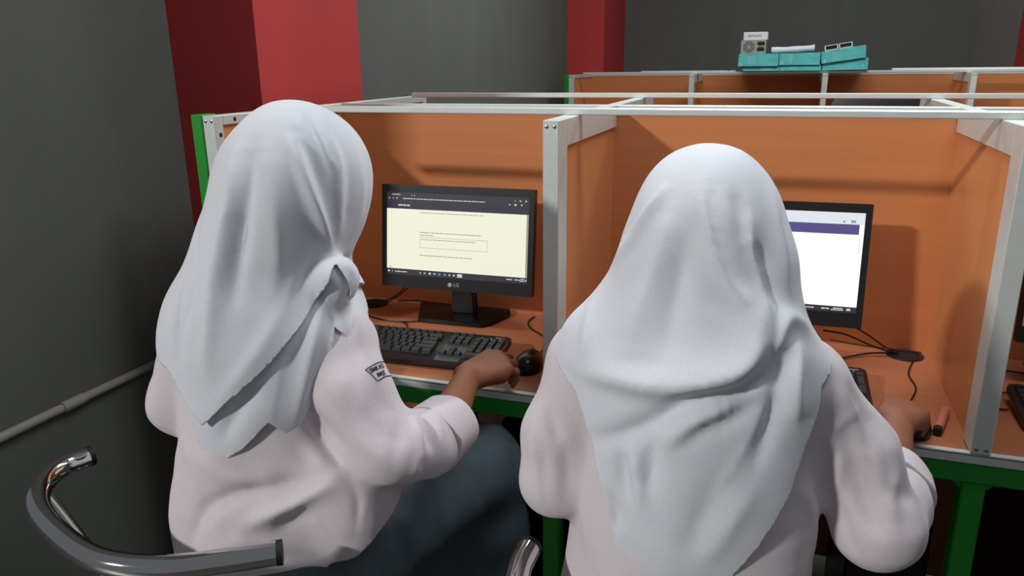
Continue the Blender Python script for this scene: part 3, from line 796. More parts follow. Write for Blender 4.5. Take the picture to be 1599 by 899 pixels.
def face_details(parent, hc, Rm):
    o_ = np.array(parent.location)
    for s in (-1, 1):
        c = np.array(hc)+np.array(Rm @ Vector((s*.031, .0715, .004)))-o_
        for nm, r, dy, m in (('eye', .0118, 0, 'eye_white'), ('iris', .0056, .0085, 'hair_black')):
            bm = bmesh.new(); bmesh.ops.create_uvsphere(bm, u_segments=14, v_segments=10, radius=r)
            bmesh.ops.translate(bm, verts=bm.verts[:], vec=c+np.array(Rm @ Vector((0, dy, 0)))); finish(bm, nm, m, parent, True)
        tube('eyebrow', [tuple(np.array(hc)+np.array(Rm @ Vector((s*x, y, zz)))-o_) for x, y, zz in ((.014, .0945, .026), (.03, .0885, .031), (.046, .077, .026))], .0028, 'hair_black', parent, 6, 4)
    tube('lips', [tuple(np.array(hc)+np.array(Rm @ Vector((x, y, -.0545)))-o_) for x, y in ((-.021, .081), (-.008, .0855), (.008, .0855), (.021, .081))], .0042, 'lip', parent, 8, 4)
def zline(theta, pts):
    """piecewise line through (angle in degrees, height)"""
    a = np.array([p[0] for p in pts], float); b = np.array([p[1] for p in pts], float)
    o = np.argsort(a); a, b = a[o], b[o]; t = np.degrees(theta) % 360
    return np.interp(t, np.concatenate([a-360, a, a+360]), np.concatenate([b, b, b]))
# ------------------------------------------------------------------ the two students
FOLDS = {}
#FOLDS_HERE
HEMS = {
 'g1_outer': [(180, 1.0), (215, .95), (240, .87), (258, .83), (285, .92), (310, 1.0), (340, 1.08), (0, 1.08), (90, 1.0)],
 'g1_under': [(180, 1.0), (215, .95), (240, .84), (258, .79), (275, .86), (290, .82), (310, .93), (340, 1.05), (0, 1.06), (90, 1.0)],
 'g2_outer': [(180, 1.0), (215, .93), (235, .83), (255, .72), (270, .70), (285, .75), (305, .85), (330, .97), (0, 1.0), (90, .95)],
}
#BAKED
FOLDS = {
 'g1_outer': [
  ([(-0.241, -0.457, 1.297), (-0.219, -0.469, 1.259), (-0.205, -0.466, 1.213), (-0.198, -0.453, 1.170), (-0.198, -0.433, 1.127), (-0.184, -0.431, 1.111)], 0.016, 0.026, 0.008),
  ([(-0.223, -0.448, 1.291), (-0.200, -0.451, 1.250), (-0.191, -0.445, 1.201), (-0.191, -0.432, 1.151), (-0.193, -0.420, 1.115)], -0.018, 0.012, 0.014),
  ([(-0.241, -0.401, 1.325), (-0.217, -0.420, 1.303), (-0.199, -0.428, 1.275), (-0.189, -0.433, 1.244)], -0.006, 0.007, 0.007),
  ([(-0.207, -0.413, 1.294), (-0.190, -0.413, 1.267), (-0.182, -0.417, 1.237), (-0.183, -0.426, 1.189), (-0.194, -0.419, 1.129)], 0.008, 0.01, 0.012),
  ([(-0.193, -0.426, 1.264), (-0.186, -0.433, 1.228), (-0.187, -0.434, 1.181), (-0.193, -0.423, 1.135)], -0.006, 0.006, 0.006),
  ([(-0.181, -0.391, 1.251), (-0.176, -0.400, 1.204), (-0.184, -0.408, 1.157), (-0.194, -0.413, 1.116)], -0.006, 0.01, 0.01),
  ([(-0.182, -0.360, 1.257), (-0.175, -0.371, 1.200), (-0.182, -0.383, 1.152), (-0.190, -0.414, 1.110)], 0.006, 0.012, 0.012),
  ([(-0.307, -0.488, 1.267), (-0.305, -0.510, 1.207), (-0.321, -0.516, 1.156), (-0.330, -0.532, 1.098), (-0.332, -0.551, 1.035), (-0.336, -0.567, 0.962)], 0.012, 0.018, 0.018),
  ([(-0.277, -0.481, 1.281), (-0.275, -0.508, 1.217), (-0.295, -0.517, 1.125), (-0.301, -0.538, 1.054)], -0.012, 0.014, 0.018),
  ([(-0.255, -0.482, 1.273), (-0.240, -0.498, 1.199), (-0.247, -0.493, 1.123), (-0.252, -0.513, 1.051)], 0.01, 0.02, 0.022),
  ([(-0.395, -0.471, 1.176), (-0.384, -0.513, 1.118), (-0.382, -0.542, 1.057), (-0.388, -0.561, 0.973)], -0.011, 0.014, 0.014),
  ([(-0.218, -0.464, 1.118), (-0.236, -0.485, 1.073), (-0.251, -0.527, 1.017), (-0.282, -0.554, 0.963), (-0.327, -0.570, 0.908)], 0.006, 0.022, 0.012),
  ([(-0.205, -0.448, 1.125), (-0.227, -0.472, 1.080), (-0.245, -0.517, 1.033)], -0.004, 0.01, 0.01),
  ([(-0.189, -0.424, 1.112), (-0.206, -0.370, 1.092), (-0.174, -0.407, 1.094)], -0.009, 0.005, 0.006),
  ([(-0.178, -0.446, 1.105), (-0.166, -0.446, 1.094), (-0.161, -0.443, 1.078)], -0.006, 0.005, 0.005),
  ([(-0.174, -0.438, 1.105), (-0.164, -0.434, 1.095), (-0.159, -0.430, 1.079)], 0.004, 0.005, 0.005),
 ],
 'g1_under': [
  ([(-0.227, -0.505, 1.007), (-0.238, -0.519, 0.965), (-0.248, -0.532, 0.918), (-0.255, -0.538, 0.886)], 0.006, 0.006, 0.02),
  ([(-0.230, -0.511, 0.988), (-0.242, -0.525, 0.947), (-0.253, -0.537, 0.899)], -0.006, 0.006, 0.01),
  ([(-0.201, -0.458, 1.049), (-0.201, -0.490, 0.999), (-0.215, -0.505, 0.932), (-0.230, -0.514, 0.871)], 0.009, 0.012, 0.012),
  ([(-0.271, -0.543, 0.940), (-0.298, -0.557, 0.902), (-0.331, -0.562, 0.847)], -0.009, 0.016, 0.016),
  ([(-0.183, -0.456, 1.080), (-0.186, -0.462, 1.021), (-0.190, -0.488, 0.959)], -0.004, 0.008, 0.008),
 ],
 'g2_outer': [
  ([(0.302, -0.447, 1.246), (0.287, -0.457, 1.221), (0.271, -0.461, 1.191), (0.258, -0.459, 1.163), (0.234, -0.438, 1.134)], 0.013, 0.008, 0.02),
  ([(0.298, -0.446, 1.244), (0.279, -0.453, 1.218), (0.264, -0.453, 1.189), (0.256, -0.453, 1.169)], -0.013, 0.008, 0.008),
  ([(0.341, -0.459, 1.247), (0.347, -0.479, 1.216), (0.359, -0.492, 1.177), (0.379, -0.497, 1.141), (0.405, -0.500, 1.108), (0.423, -0.505, 1.081)], 0.014, 0.028, 0.012),
  ([(0.353, -0.460, 1.244), (0.357, -0.478, 1.216), (0.367, -0.488, 1.185), (0.383, -0.492, 1.152), (0.407, -0.493, 1.119)], -0.015, 0.01, 0.018),
  ([(0.391, -0.456, 1.222), (0.398, -0.470, 1.187), (0.406, -0.476, 1.158), (0.415, -0.479, 1.136), (0.422, -0.489, 1.108), (0.422, -0.509, 1.074)], 0.011, 0.016, 0.007),
  ([(0.404, -0.467, 1.183), (0.416, -0.470, 1.153), (0.426, -0.476, 1.124), (0.431, -0.486, 1.100)], -0.019, 0.011, 0.02),
  ([(0.416, -0.392, 1.239), (0.429, -0.424, 1.199), (0.442, -0.439, 1.159), (0.449, -0.450, 1.122)], 0.006, 0.012, 0.016),
  ([(0.377, -0.456, 1.237), (0.390, -0.465, 1.210), (0.398, -0.474, 1.177)], -0.006, 0.01, 0.01),
  ([(0.309, -0.475, 1.213), (0.299, -0.489, 1.161), (0.284, -0.504, 1.107), (0.274, -0.526, 1.056)], 0.01, 0.022, 0.022),
  ([(0.331, -0.489, 1.194), (0.325, -0.502, 1.142), (0.318, -0.522, 1.092), (0.315, -0.541, 1.050)], -0.01, 0.018, 0.018),
  ([(0.206, -0.510, 1.008), (0.253, -0.535, 1.013), (0.304, -0.551, 1.015), (0.351, -0.554, 1.022), (0.399, -0.537, 1.036), (0.420, -0.515, 1.065), (0.421, -0.490, 1.108)], 0.022, 0.036, 0.012),
  ([(0.230, -0.530, 0.924), (0.277, -0.552, 0.952), (0.327, -0.561, 0.990), (0.364, -0.555, 1.012), (0.408, -0.540, 1.019), (0.432, -0.519, 1.040), (0.436, -0.499, 1.075)], -0.017, 0.013, 0.015),
  ([(0.327, -0.565, 0.953), (0.358, -0.562, 0.983), (0.394, -0.549, 1.002), (0.428, -0.528, 1.022)], 0.014, 0.014, 0.009),
  ([(0.343, -0.566, 0.950), (0.366, -0.561, 0.974), (0.395, -0.551, 0.988), (0.429, -0.531, 1.011)], -0.007, 0.008, 0.012),
  ([(0.309, -0.562, 0.959), (0.309, -0.563, 0.926), (0.308, -0.564, 0.882)], -0.01, 0.012, 0.014),
  ([(0.269, -0.550, 0.929), (0.273, -0.552, 0.900), (0.282, -0.555, 0.863)], -0.01, 0.012, 0.012),
  ([(0.287, -0.556, 0.935), (0.293, -0.559, 0.903), (0.299, -0.562, 0.861)], 0.009, 0.01, 0.01),
  ([(0.445, -0.519, 1.020), (0.425, -0.540, 0.975), (0.407, -0.553, 0.934), (0.373, -0.567, 0.872)], 0.0025, 0.004, 0.004),
  ([(0.476, -0.440, 1.071), (0.449, -0.473, 1.091), (0.438, -0.502, 1.066), (0.428, -0.526, 1.030)], 0.012, 0.016, 0.014),
  ([(0.463, -0.474, 1.067), (0.463, -0.503, 1.021), (0.469, -0.510, 0.976)], 0.012, 0.018, 0.014),
  ([(0.449, -0.493, 1.064), (0.446, -0.516, 1.024), (0.442, -0.529, 0.981), (0.429, -0.544, 0.928)], -0.011, 0.014, 0.014),
  ([(0.252, -0.530, 1.028), (0.288, -0.539, 1.038), (0.323, -0.546, 1.043)], -0.006, 0.016, 0.016),
  ([(0.209, -0.458, 1.087), (0.211, -0.499, 1.048), (0.209, -0.511, 1.013)], 0.006, 0.014, 0.01),
  ([(0.394, -0.558, 0.921), (0.376, -0.566, 0.871), (0.357, -0.567, 0.805)], -0.006, 0.02, 0.02),
  ([(0.431, -0.546, 0.904), (0.406, -0.559, 0.855), (0.380, -0.562, 0.798)], 0.005, 0.016, 0.02),
  ([(0.255, -0.545, 0.862), (0.266, -0.549, 0.838), (0.265, -0.547, 0.809)], -0.008, 0.008, 0.008),
 ],
 'g1_shirt': [
  ([(-0.160, -0.521, 0.803), (-0.174, -0.530, 0.784), (-0.214, -0.536, 0.758), (-0.255, -0.551, 0.738), (-0.300, -0.572, 0.714)], 0.02, 0.018, 0.013),
  ([(-0.403, -0.574, 0.662), (-0.378, -0.571, 0.722), (-0.317, -0.565, 0.762), (-0.247, -0.539, 0.777), (-0.198, -0.527, 0.789)], -0.012, 0.012, 0.016),
  ([(-0.170, -0.527, 0.790), (-0.207, -0.537, 0.742), (-0.255, -0.557, 0.705)], -0.008, 0.012, 0.012),
  ([(-0.218, -0.502, 0.889), (-0.203, -0.497, 0.846), (-0.171, -0.512, 0.821), (-0.143, -0.515, 0.806)], -0.018, 0.012, 0.01),
  ([(-0.203, -0.492, 0.860), (-0.176, -0.503, 0.832), (-0.154, -0.513, 0.817)], 0.008, 0.006, 0.006),
  ([(-0.225, -0.513, 0.839), (-0.192, -0.516, 0.814), (-0.162, -0.520, 0.806)], 0.008, 0.012, 0.01),
  ([(-0.069, -0.442, 0.874), (-0.046, -0.468, 0.857), (-0.036, -0.478, 0.827)], 0.012, 0.006, 0.008),
  ([(-0.064, -0.435, 0.872), (-0.038, -0.459, 0.853), (-0.028, -0.465, 0.831)], -0.012, 0.006, 0.006),
  ([(-0.095, -0.435, 0.743), (-0.043, -0.491, 0.816), (-0.034, -0.473, 0.835)], 0.011, 0.008, 0.006),
  ([(-0.075, -0.473, 0.881), (-0.066, -0.507, 0.852), (-0.073, -0.518, 0.820)], -0.004, 0.012, 0.012),
  ([(-0.192, -0.387, 1.016), (-0.165, -0.382, 0.985), (-0.132, -0.416, 0.949)], 0.005, 0.01, 0.01),
  ([(-0.184, -0.538, 0.741), (-0.171, -0.537, 0.710), (-0.150, -0.530, 0.682)], -0.003, 0.006, 0.006),
  ([(-0.485, -0.488, 0.866), (-0.398, -0.554, 0.799), (-0.386, -0.569, 0.720)], 0.005, 0.02, 0.02),
  ([(-0.400, -0.549, 0.818), (-0.322, -0.561, 0.789), (-0.256, -0.545, 0.770)], 0.006, 0.012, 0.016),
  ([(-0.389, -0.579, 0.645), (-0.310, -0.579, 0.685), (-0.247, -0.554, 0.683), (-0.199, -0.528, 0.653)], 0.006, 0.014, 0.012),
  ([(-0.142, -0.518, 0.797), (-0.127, -0.522, 0.754), (-0.134, -0.526, 0.689)], -0.005, 0.006, 0.006),
  ([(-0.113, -0.516, 0.805), (-0.122, -0.520, 0.743), (-0.137, -0.524, 0.673)], 0.004, 0.004, 0.004),
  ([(-0.169, -0.454, 1.000), (-0.139, -0.484, 0.954), (-0.136, -0.508, 0.903)], -0.004, 0.012, 0.012),
  ([(-0.165, -0.511, 0.900), (-0.122, -0.516, 0.858), (-0.064, -0.513, 0.819)], 0.005, 0.014, 0.014),
  ([(-0.125, -0.505, 0.904), (-0.085, -0.505, 0.869), (-0.053, -0.489, 0.855)], -0.004, 0.012, 0.012),
  ([(-0.054, -0.408, 0.870), (-0.029, -0.433, 0.855), (-0.020, -0.450, 0.836)], 0.004, 0.005, 0.006),
 ],
 'g2_shirt': [
  ([(0.546, -0.423, 0.969), (0.528, -0.451, 0.961), (0.512, -0.463, 0.946)], 0.0035, 0.005, 0.008),
  ([(0.506, -0.466, 0.939), (0.525, -0.454, 0.923), (0.529, -0.453, 0.892), (0.524, -0.448, 0.861)], 0.008, 0.008, 0.008),
  ([(0.511, -0.457, 0.904), (0.521, -0.446, 0.855), (0.531, -0.436, 0.793)], -0.007, 0.01, 0.008),
  ([(0.543, -0.449, 0.923), (0.556, -0.456, 0.867), (0.572, -0.469, 0.814)], -0.005, 0.016, 0.016),
  ([(0.596, -0.434, 0.889), (0.590, -0.454, 0.854), (0.597, -0.470, 0.811)], 0.005, 0.012, 0.012),
  ([(0.155, -0.489, 0.937), (0.171, -0.502, 0.919), (0.175, -0.508, 0.902)], -0.01, 0.008, 0.008),
  ([(0.185, -0.506, 0.902), (0.191, -0.510, 0.858), (0.189, -0.517, 0.813)], -0.006, 0.014, 0.014),
  ([(0.206, -0.501, 0.894), (0.218, -0.512, 0.825), (0.222, -0.521, 0.753)], 0.005, 0.014, 0.014),
  ([(0.513, -0.450, 1.005), (0.540, -0.441, 0.954), (0.557, -0.452, 0.892)], 0.006, 0.012, 0.014),
  ([(0.561, -0.439, 0.930), (0.576, -0.449, 0.885), (0.598, -0.454, 0.847)], 0.006, 0.01, 0.012),
  ([(0.537, -0.453, 0.871), (0.560, -0.463, 0.826), (0.596, -0.470, 0.793)], 0.006, 0.012, 0.012),
  ([(0.553, -0.453, 0.892), (0.585, -0.450, 0.869), (0.624, -0.421, 0.850)], -0.005, 0.01, 0.01),
  ([(0.532, -0.449, 0.849), (0.552, -0.462, 0.796), (0.577, -0.463, 0.769)], -0.005, 0.01, 0.01),
  ([(0.140, -0.482, 0.931), (0.141, -0.503, 0.884), (0.158, -0.520, 0.828)], 0.005, 0.01, 0.01),
  ([(0.159, -0.509, 0.890), (0.160, -0.516, 0.846), (0.169, -0.518, 0.805)], -0.005, 0.008, 0.008),
  ([(0.483, -0.490, 0.882), (0.502, -0.470, 0.838), (0.510, -0.439, 0.755)], 0.005, 0.012, 0.012),
 ],
 'g1_skirt': [
  ([(-0.141, -0.335, 0.639), (-0.125, -0.360, 0.594), (-0.250, -0.121, 0.317)], 0.006, 0.02, 0.02),
  ([(-0.105, -0.190, 0.629), (-0.082, -0.172, 0.539), (-0.094, -0.099, 0.368)], 0.007, 0.02, 0.02),
  ([(-0.103, -0.258, 0.601), (-0.107, -0.284, 0.548), (-0.182, -0.103, 0.334)], -0.006, 0.02, 0.02),
 ],
}
HEMS = {
 'g1_outer': [(0.0, 1.050), (20.0, 1.050), (90.0, 1.000), (185.0, 1.000), (205.0, 0.955), (234.1, 0.947), (245.3, 0.911), (256.1, 0.875), (271.4, 0.918), (293.7, 0.971), (308.3, 1.010), (327.2, 1.057), (335.1, 1.097), (340.1, 1.107), (346.0, 1.045)],
 'g1_under': [(0.0, 0.980), (20.0, 1.000), (90.0, 0.980), (185.0, 1.000), (205.0, 0.955), (230.8, 0.943), (245.5, 0.864), (248.4, 0.825), (258.4, 0.806), (275.1, 0.839), (290.2, 0.880), (303.1, 0.847), (312.8, 0.886), (322.4, 0.927), (328.8, 0.976), (333.4, 1.013), (342.0, 0.985)],
 'g2_outer': [(0.2, 1.037), (90.0, 0.950), (185.0, 1.030), (191.9, 1.024), (217.5, 0.979), (221.9, 0.955), (228.5, 0.911), (239.0, 0.825), (244.0, 0.741), (265.0, 0.690), (294.3, 0.780), (316.4, 0.886), (325.8, 0.959), (333.6, 1.012), (355.0, 1.035)],
}
#ENDBAKED
def polar(V, c): return np.arctan2(V[:, 1]-c[1], V[:, 0]-c[0])
def face_hole(V, hc, Rm, a=.064, b=.088):
    q = (V-np.array(hc)) @ np.array(Rm)
    e = (q[:, 0]/a)**2+((q[:, 2]+.012)/b)**2-1
    return np.where(q[:, 1] > .02, e*.05, .05)

def build_body(root, P):
    F = Field(P['lo'], P['hi'], .0035)
    add_head(F, P['hc'], P['Rm'])
    hc = np.array(P['hc']); nb = np.array(P['neck'])
    F.cone(hc+np.array(P['Rm'] @ Vector((0, -.02, -.05))), nb, .05, .055, .03)
    sl, sr = np.array(P['shL']), np.array(P['shR']); mid = (sl+sr)/2; hp = np.array(P['hip'])
    F.cone(sl, sr, .04, .04, .04); F.cone(nb, mid, .06, .07, .05)
    for s_ in (-1, 1): F.cone(mid+np.array((s_*.05, 0, -.06)), hp+np.array((s_*.05, 0, .02)),   .066, .07, .06)
    for a, b in ((sl, np.array(P['elL'])), (sr, np.array(P['elR']))): F.cone(a, b, .036, .034, .03)
    F.cone(P['elL'], P['wrL'], .036, .024, .02); mR = P.get('midR'); F.chain([P['elR'], mR, P['wrR']] if mR else [P['elR'], P['wrR']], [.035, .034, .0255] if mR else [.037, .0255], .02)
    add_hand(F, P['wrR'], P['fR'], P['uR'], True, P['curlR'], P.get('spR', 1.), P.get('szR', 1.), P.get('thR', (.6, .3)))
    add_hand(F, P['wrL'], P['fL'], P['uL'], False, P['curlL'], 1., 1.0)
    for k in ('L', 'R'):
        F.cone(hp+np.array(((-.08 if k == 'L' else .08), 0, 0)), P['kn'+k], .065, .05, .04); F.cone(P['kn'+k], P['an'+k], .048, .032, .03)
    V, Q = F.mesh(1); return emit('body', V, Q, 'skin', root)

# ---- left student
hc1 = (-.284, -.373, 1.213); R1 = rotm(.10, -.18)
s1 = thing('person', 'seated student in white headscarf and lilac shirt with sleeve badge, at the left booth', 'person', (-.31, -.42, 0), group='students at the booths')
P1 = dict(lo=(-.66, -.62, .0), hi=(.06, .20, 1.36), hc=hc1, Rm=R1, neck=(-.30, -.405, 1.06), shL=(-.45, -.425, .975), shR=(-.215, -.42, .975), hip=(-.31, -.44, .56),
          elL=(-.52, -.42, .82), wrL=(-.43, -.13, .775), elR=(-.085, -.46, .827), midR=(-.062, -.345, .816), wrR=(-.130, -.085, .784),
          fR=(.40, .91, .10), uR=(.12, -.08, 1), szR=1.08, curlR=((.45, .85, .6), (.5, .9, .6), (.55, .95, .6), (.6, .95, .6)), thR=(.35, .0),
          fL=(-.05, 1, -.1), uL=(0, .1, 1), curlL=(.4, .5, .4), knL=(-.40, -.03, .55), knR=(-.13, -.03, .55), anL=(-.40, 0, .09), anR=(-.14, 0, .09))
build_body(s1, P1); face_details(s1, hc1, R1)
F = Field((-.66, -.64, .5), (.08, .02, 1.12), .005)
F.cone((-.462, -.425, .972), (-.215, -.42, .968), .058, .056, .05)
F.ell((-.33, -.435, .88), (.145, .105, .20), .06); F.ell((-.350, -.455, .62), (.170, .13, .28), .07)
F.ell((-.172, -.455, .725), (.080, .085, .13), .04)
F.chain([(-.210, -.42, .965), (-.163, -.452, .905), (-.096, -.468, .826)], [.058, .055, .052], .02)
F.chain([(-.092, -.468, .828), (-.066, -.422, .817), (-.050, -.355, .817)], [.054, .052, .048], .015)
F.chain([(-.462, -.425, .965), (-.525, -.43, .83)], [.06, .056], .03); F.chain([(-.525, -.43, .83), (-.46, -.24, .80)], [.055, .05], .02)
V, Q = F.mesh(2)
V = V+normals(V, Q)*(waves(V, .002, 28, 3)+wrinkle(V, .0022, 38, 21))[:, None]
V = fold(V, Q, FOLDS.get('g1_shirt', []))
# open sleeve ends, hem and neck
d = np.minimum.reduce([-(V-np.array((-.049, -.352, .818))) @ np.array((.14, .98, 0)) + 9*(np.linalg.norm(V-np.array((-.049, -.352, .818)), axis=1) > .09),
                       -(V-np.array((-.465, -.25, .80))) @ np.array((.30, .95, -.1)) + 9*(np.linalg.norm(V-np.array((-.465, -.25, .80)), axis=1) > .09),
                       V[:, 2]-zline(polar(V, (-.315, -.45)), HEMS.get('g1_shirt', [(270, .54), (305, .56), (322, .60), (336, .655), (345, .70), (1, .745), (30, .74), (90, .72), (180, .66), (220, .56)]))])
emit('shirt', *clip(V, Q, d), 'shirt_fabric', s1, .003)
# rolled cuff
def cuff(root, name, a, b, ra, rb, th=.006, m='shirt_fabric', seed=0):
    a, b = np.array(a, float), np.array(b, float); t = (b-a)/np.linalg.norm(b-a); n1 = np.cross(t, (0, 0, 1.)); n1 /= np.linalg.norm(n1); n2 = np.cross(n1, t)
    bm = bmesh.new(); rings = []; n = 40; o_ = np.array(root.location)
    prof = [(0, ra-th), (0, ra), (.04, ra+.003), (.5, (ra+rb)/2+.003), (.96, rb+.003), (1, rb), (1, rb-th), (.5, (ra+rb)/2-th), (0, ra-th)]
    for u_, r in prof[:-1]:
        rings.append([bm.verts.new(a+(b-a)*u_+(r*(1+.035*math.sin(3*q*2*pi/n+seed)+.02*math.sin(5*q*2*pi/n+u_*2)))*(n1*math.cos(2*pi*q/n)+n2*math.sin(2*pi*q/n))-o_) for q in range(n)])
    for i in range(len(rings)):
        A, B = rings[i], rings[(i+1) % len(rings)]
        for q in range(n): bm.faces.new((A[q], A[(q+1) % n], B[(q+1) % n], B[q]))
    bmesh.ops.recalc_face_normals(bm, faces=bm.faces[:]); return finish(bm, name, m, root, True)
cuff(s1, 'rolled_cuff', (-.060, -.408, .817), (-.050, -.345, .819), .054, .050)
cuff(s1, 'rolled_cuff', (-.478, -.29, .807), (-.46, -.235, .80), .054, .052, seed=1)
F = Field((-.60, -.64, .04), (.02, .14, .72), .007)
F.ell((-.31, -.45, .57), (.175, .16, .10), .05)
F.cone((-.235, -.42, .575), (-.125, -.04, .562), .098, .080, .05); F.cone((-.38, -.42, .575), (-.39, -.04, .562), .098, .080, .05)
F.cone((-.31, -.4, .57), (-.26, -.06, .55), .085, .07, .06)
F.cone((-.125, -.02, .55), (-.12, .0, .1), .082, .105, .06); F.cone((-.39, -.02, .55), (-.39, .0, .1), .082, .10, .06); F.cone((-.26, -.04, .5), (-.26, -.02, .1), .08, .11, .06)
V, Q = F.mesh(2); V = V+normals(V, Q)*(waves(V, .003, 22, 5)+wrinkle(V, .006, 26, 23))[:, None]; V = fold(V, Q, FOLDS.get('g1_skirt', []))
emit('skirt', *clip(V, Q, V[:, 2]-.07), 'skirt_fabric', s1, .003)

def hijab1(grow=0.):
    F = Field((-.56, -.66, .68), (-.08, -.18, 1.40), .0045); g = grow
    F.ell(hc1, (.100+g, .120+g, .112+g), .02, np.array(R1))
    F.cone((-.310, -.40, 1.19), (-.378, -.455, 1.01), .085+g, .075+g, .04)
    F.cone((-.295, -.395, 1.16), (-.32, -.43, 1.03), .082+g, .085+g, .05)
    F.cone((-.43, -.43, .975), (-.225, -.425, .975), .060+g, .064+g, .06)
    F.ell((-.345, -.445, .88), (.140+g, .115+g, .22), .06)
    F.ell((-.30, -.36, .99), (.10+g, .08+g, .10), .05)
    F.ell((-.192, -.432, 1.075), (.021+g, .026+g, .036), .02)
    V, Q = F.mesh(2); return V, Q
V, Q = hijab1(.004); V0 = V
V = V+normals(V, Q)*waves(V, .002, 25, 8)[:, None]
V = fold(V, Q, FOLDS.get('g1_under', []))
d = np.minimum(V0[:, 2]-zline(polar(V0, (-.31, -.40)), HEMS['g1_under']), face_hole(V, hc1, R1))
emit('hijab_lower_layer', *clip(V, Q, d), 'hijab_fabric', s1, .002)
V, Q = hijab1(.011); V0 = V
V = V+normals(V, Q)*(waves(V, .002, 22, 9)+wrinkle(V, .0008, 30, 31))[:, None]
V = fold(V, Q, FOLDS.get('g1_outer', []))
d = np.minimum(V0[:, 2]-zline(polar(V0, (-.31, -.40)), HEMS['g1_outer']), face_hole(V, hc1, R1))
emit('hijab', *clip(V, Q, d), 'hijab_fabric', s1, .002)
def shoes(root, spots):
    for x, y in spots:
        F = Field((x-.07, y-.16, -.01), (x+.07, y+.16, .13), .005)
        F.cone((x, y-.06, .035), (x, y+.09, .03), .038, .035, .03); F.cone((x, y-.05, .05), (x, y-.04, .085), .036, .036, .02)
        V, Q = F.mesh(2); V[:, 2] = np.maximum(V[:, 2], .0005); emit('shoe', V, Q, 'vinyl_black', root)
shoes(s1, [(-.40, .04), (-.14, .04)])

# ---- right student
hc2 = (.343, -.372, 1.166); R2 = rotm(-.08, -.15)
s2 = thing('person', 'seated student seen from behind in white headscarf and shirt, at the right booth', 'person', (.34, -.40, 0), group='students at the booths')
P2 = dict(lo=(.0, -.62, .0), hi=(.80, .22, 1.32), hc=hc2, Rm=R2, neck=(.34, -.40, 1.05), shL=(.20, -.42, .99), shR=(.475, -.405, .985), hip=(.34, -.42, .56),
          elL=(.166, -.47, .82), wrL=(.24, -.12, .775), elR=(.589, -.412, .80), wrR=(.652, -.045, .786),
          fR=(.28, .95, -.06), uR=(.05, .05, 1), curlR=((.25, .5, .3), (.3, .55, .3), (.45, .75, .4), (.6, .9, .5)), spR=1.6, thR=(.6, .3),
          fL=(.0, 1, -.1), uL=(0, .1, 1), curlL=(.4, .5, .4), knL=(.25, -.03, .55), knR=(.43, -.03, .55), anL=(.25, 0, .09), anR=(.43, 0, .09))
build_body(s2, P2); face_details(s2, hc2, R2)
F = Field((.02, -.62, .5), (.74, .0, 1.12), .005)
F.cone((.205, -.42, .985), (.47, -.405, .98), .062, .062, .05)
F.ell((.345, -.425, .88), (.165, .108, .22), .06); F.ell((.345, -.44, .60), (.180, .135, .30), .08)
F.chain([(.200, -.42, .975), (.166, -.45, .885), (.166, -.468, .822)], [.058, .054, .050], .02); F.chain([(.166, -.468, .822), (.21, -.24, .80)], [.050, .043], .015)
F.chain([(.480, -.40, .970), (.545, -.395, .890), (.585, -.415, .798)], [.060, .054, .054], .02); F.chain([(.585, -.415, .798), (.607, -.345, .793), (.620, -.265, .796)], [.056, .054, .048], .015)
V, Q = F.mesh(2); V = V+normals(V, Q)*(waves(V, .002, 28, 4)+wrinkle(V, .0022, 38, 22))[:, None]; V = fold(V, Q, FOLDS.get('g2_shirt', []))
d = np.minimum.reduce([-(V-np.array((.619, -.268, .796))) @ np.array((.15, .98, .03)) + 9*(np.linalg.norm(V-np.array((.619, -.268, .796)), axis=1) > .09),
                       -(V-np.array((.2, -.25, .80))) @ np.array((.25, .95, -.1)) + 9*(np.linalg.norm(V-np.array((.2, -.25, .80)), axis=1) > .09),
                       V[:, 2]-.57])
emit('shirt', *clip(V, Q, d), 'shirt_fabric', s2, .003)
cuff(s2, 'cuff', (.613, -.315, .795), (.621, -.262, .796), .052, .048, seed=2); cuff(s2, 'cuff', (.19, -.28, .805), (.202, -.23, .80), .048, .045, seed=3)
F = Field((.02, -.62, .04), (.66, .14, .70), .008)
F.ell((.34, -.43, .56), (.18, .15, .10), .05)
F.cone((.26, -.42, .565), (.25, -.04, .555), .095, .078, .05); F.cone((.42, -.42, .565), (.43, -.04, .555), .095, .078, .05); F.cone((.34, -.4, .56), (.34, -.06, .545), .085, .07, .06)
F.cone((.25, -.02, .55), (.25, .0, .1), .08, .10, .06); F.cone((.43, -.02, .55), (.43, .0, .1), .08, .10, .06); F.cone((.34, -.04, .5), (.34, -.02, .1), .08, .11, .06)
V, Q = F.mesh(2); V = V+normals(V, Q)*waves(V, .003, 22, 6)[:, None]
emit('skirt', *clip(V, Q, V[:, 2]-.07), 'skirt_fabric', s2, .003)
F = Field((.06, -.68, .58), (.62, -.17, 1.36), .0045)
F.ell(hc2, (.102, .118, .119), .02, np.array(R2)); F.cone((.29, -.40, 1.12), (.232, -.435, 1.03), .055, .062, .04); F.cone((.405, -.40, 1.12), (.428, -.41, 1.03), .05, .05, .04)
F.cone((.34, -.40, 1.12), (.34, -.43, 1.0), .090, .100, .05)
F.cone((.215, -.43, .982), (.462, -.415, .977), .066, .066, .045)
F.ell((.345, -.45, .86), (.160, .118, .27), .06); F.ell((.345, -.36, .98), (.11, .09, .1), .05)
V, Q = F.mesh(2); V0 = V; V = V+normals(V, Q)*(waves(V, .002, 22, 11)+wrinkle(V, .0008, 30, 32))[:, None]; V = fold(V, Q, FOLDS.get('g2_outer', []))
d = np.minimum(V0[:, 2]-zline(polar(V0, (.345, -.40)), HEMS['g2_outer']), face_hole(V, hc2, R2))
emit('hijab', *clip(V, Q, d), 'hijab_fabric', s2, .002)
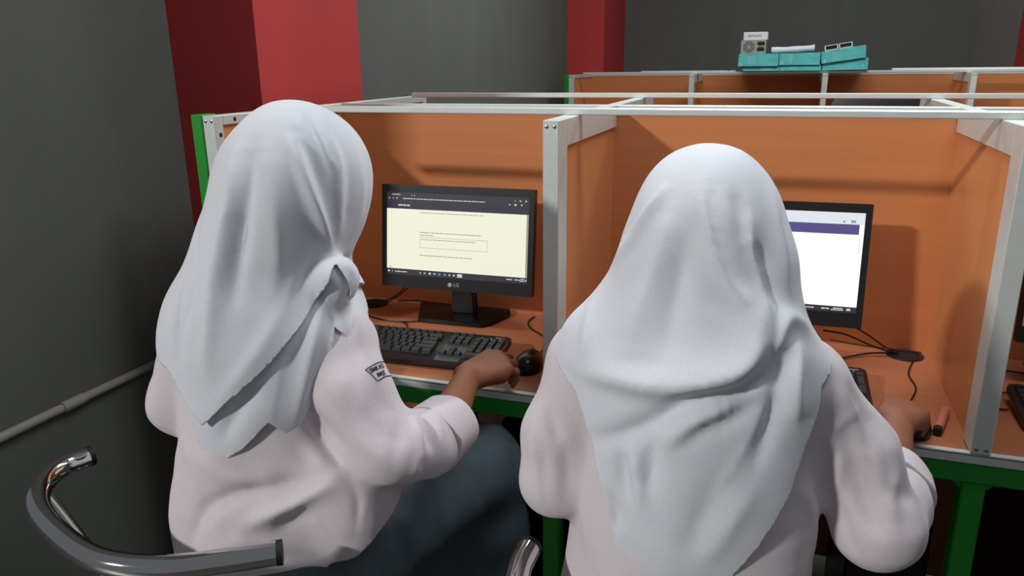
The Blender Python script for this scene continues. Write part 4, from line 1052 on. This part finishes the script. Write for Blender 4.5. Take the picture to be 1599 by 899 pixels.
shoes(s2, [(.25, .04), (.43, .04)])
# ---- woven badge on the left student's right sleeve, wrapped around the arm
from mathutils.bvhtree import BVHTree
def sleeve_badge(root):
    sh = [c for c in root.children if c.name.startswith('shirt')][0]; off = Vector(root.location)
    tr = BVHTree.FromPolygons([v.co.copy() for v in sh.data.vertices], [tuple(q.vertices) for q in sh.data.polygons])
    a = Vector((-.163, -.452, .905))-off; ax = Vector((.6392, -.1527, -.7537)); e1 = Vector((-.2323, -.9727, 0)); e2 = Vector((-.7331, .1751, -.6572))
    def wrap(u, v, lift):
        ph = math.radians(-79)-u/.061; d = e1*math.cos(ph)+e2*math.sin(ph); o = a-ax*v
        h = tr.ray_cast(o+d*.15, -d); p = h[0] if h[0] is not None else o+d*.061
        return p+d*lift
    def strip(pts, w):
        bm = bmesh.new(); P = []
        for (u0, v0), (u1, v1) in zip(pts, pts[1:]):
            for k in range(8): P.append((u0+(u1-u0)*k/8, v0+(v1-v0)*k/8))
        P.append(pts[-1]); prev = None
        for i, (u, v) in enumerate(P):
            q, r = P[max(i-1, 0)], P[min(i+1, len(P)-1)]; t = Vector((r[0]-q[0], r[1]-q[1])).normalized(); n = Vector((-t.y, t.x))*w/2
            cur = (bm.verts.new(wrap(u+n.x, v+n.y, .0012)), bm.verts.new(wrap(u-n.x, v-n.y, .0012)))
            if prev: bm.faces.new((prev[0], prev[1], cur[1], cur[0]))
            prev = cur
        return finish(bm, 'badge_border', 'stitch_black', root)
    strip([(0, .0115), (.03, .0135), (.06, .0115), (.052, -.012), (.03, -.0105), (.008, -.012), (0, .0115)], .0014)
    for s, u0, v0, size in (('SMK KO', .0225, .0060, .0098), ('MAJE', .0225, -.0042, .0092)):
        me = text_mesh(s, size, 0.0, 1.0, .00035); bm = bmesh.new(); bm.from_mesh(me)
        bmesh.ops.triangulate(bm, faces=bm.faces[:])
        for v in bm.verts: v.co = wrap(v.co.x+u0, v.co.y+v0, .0013)
        nm = finish(bm, 'badge_lettering', 'stitch_black', root)
sleeve_badge(s1)
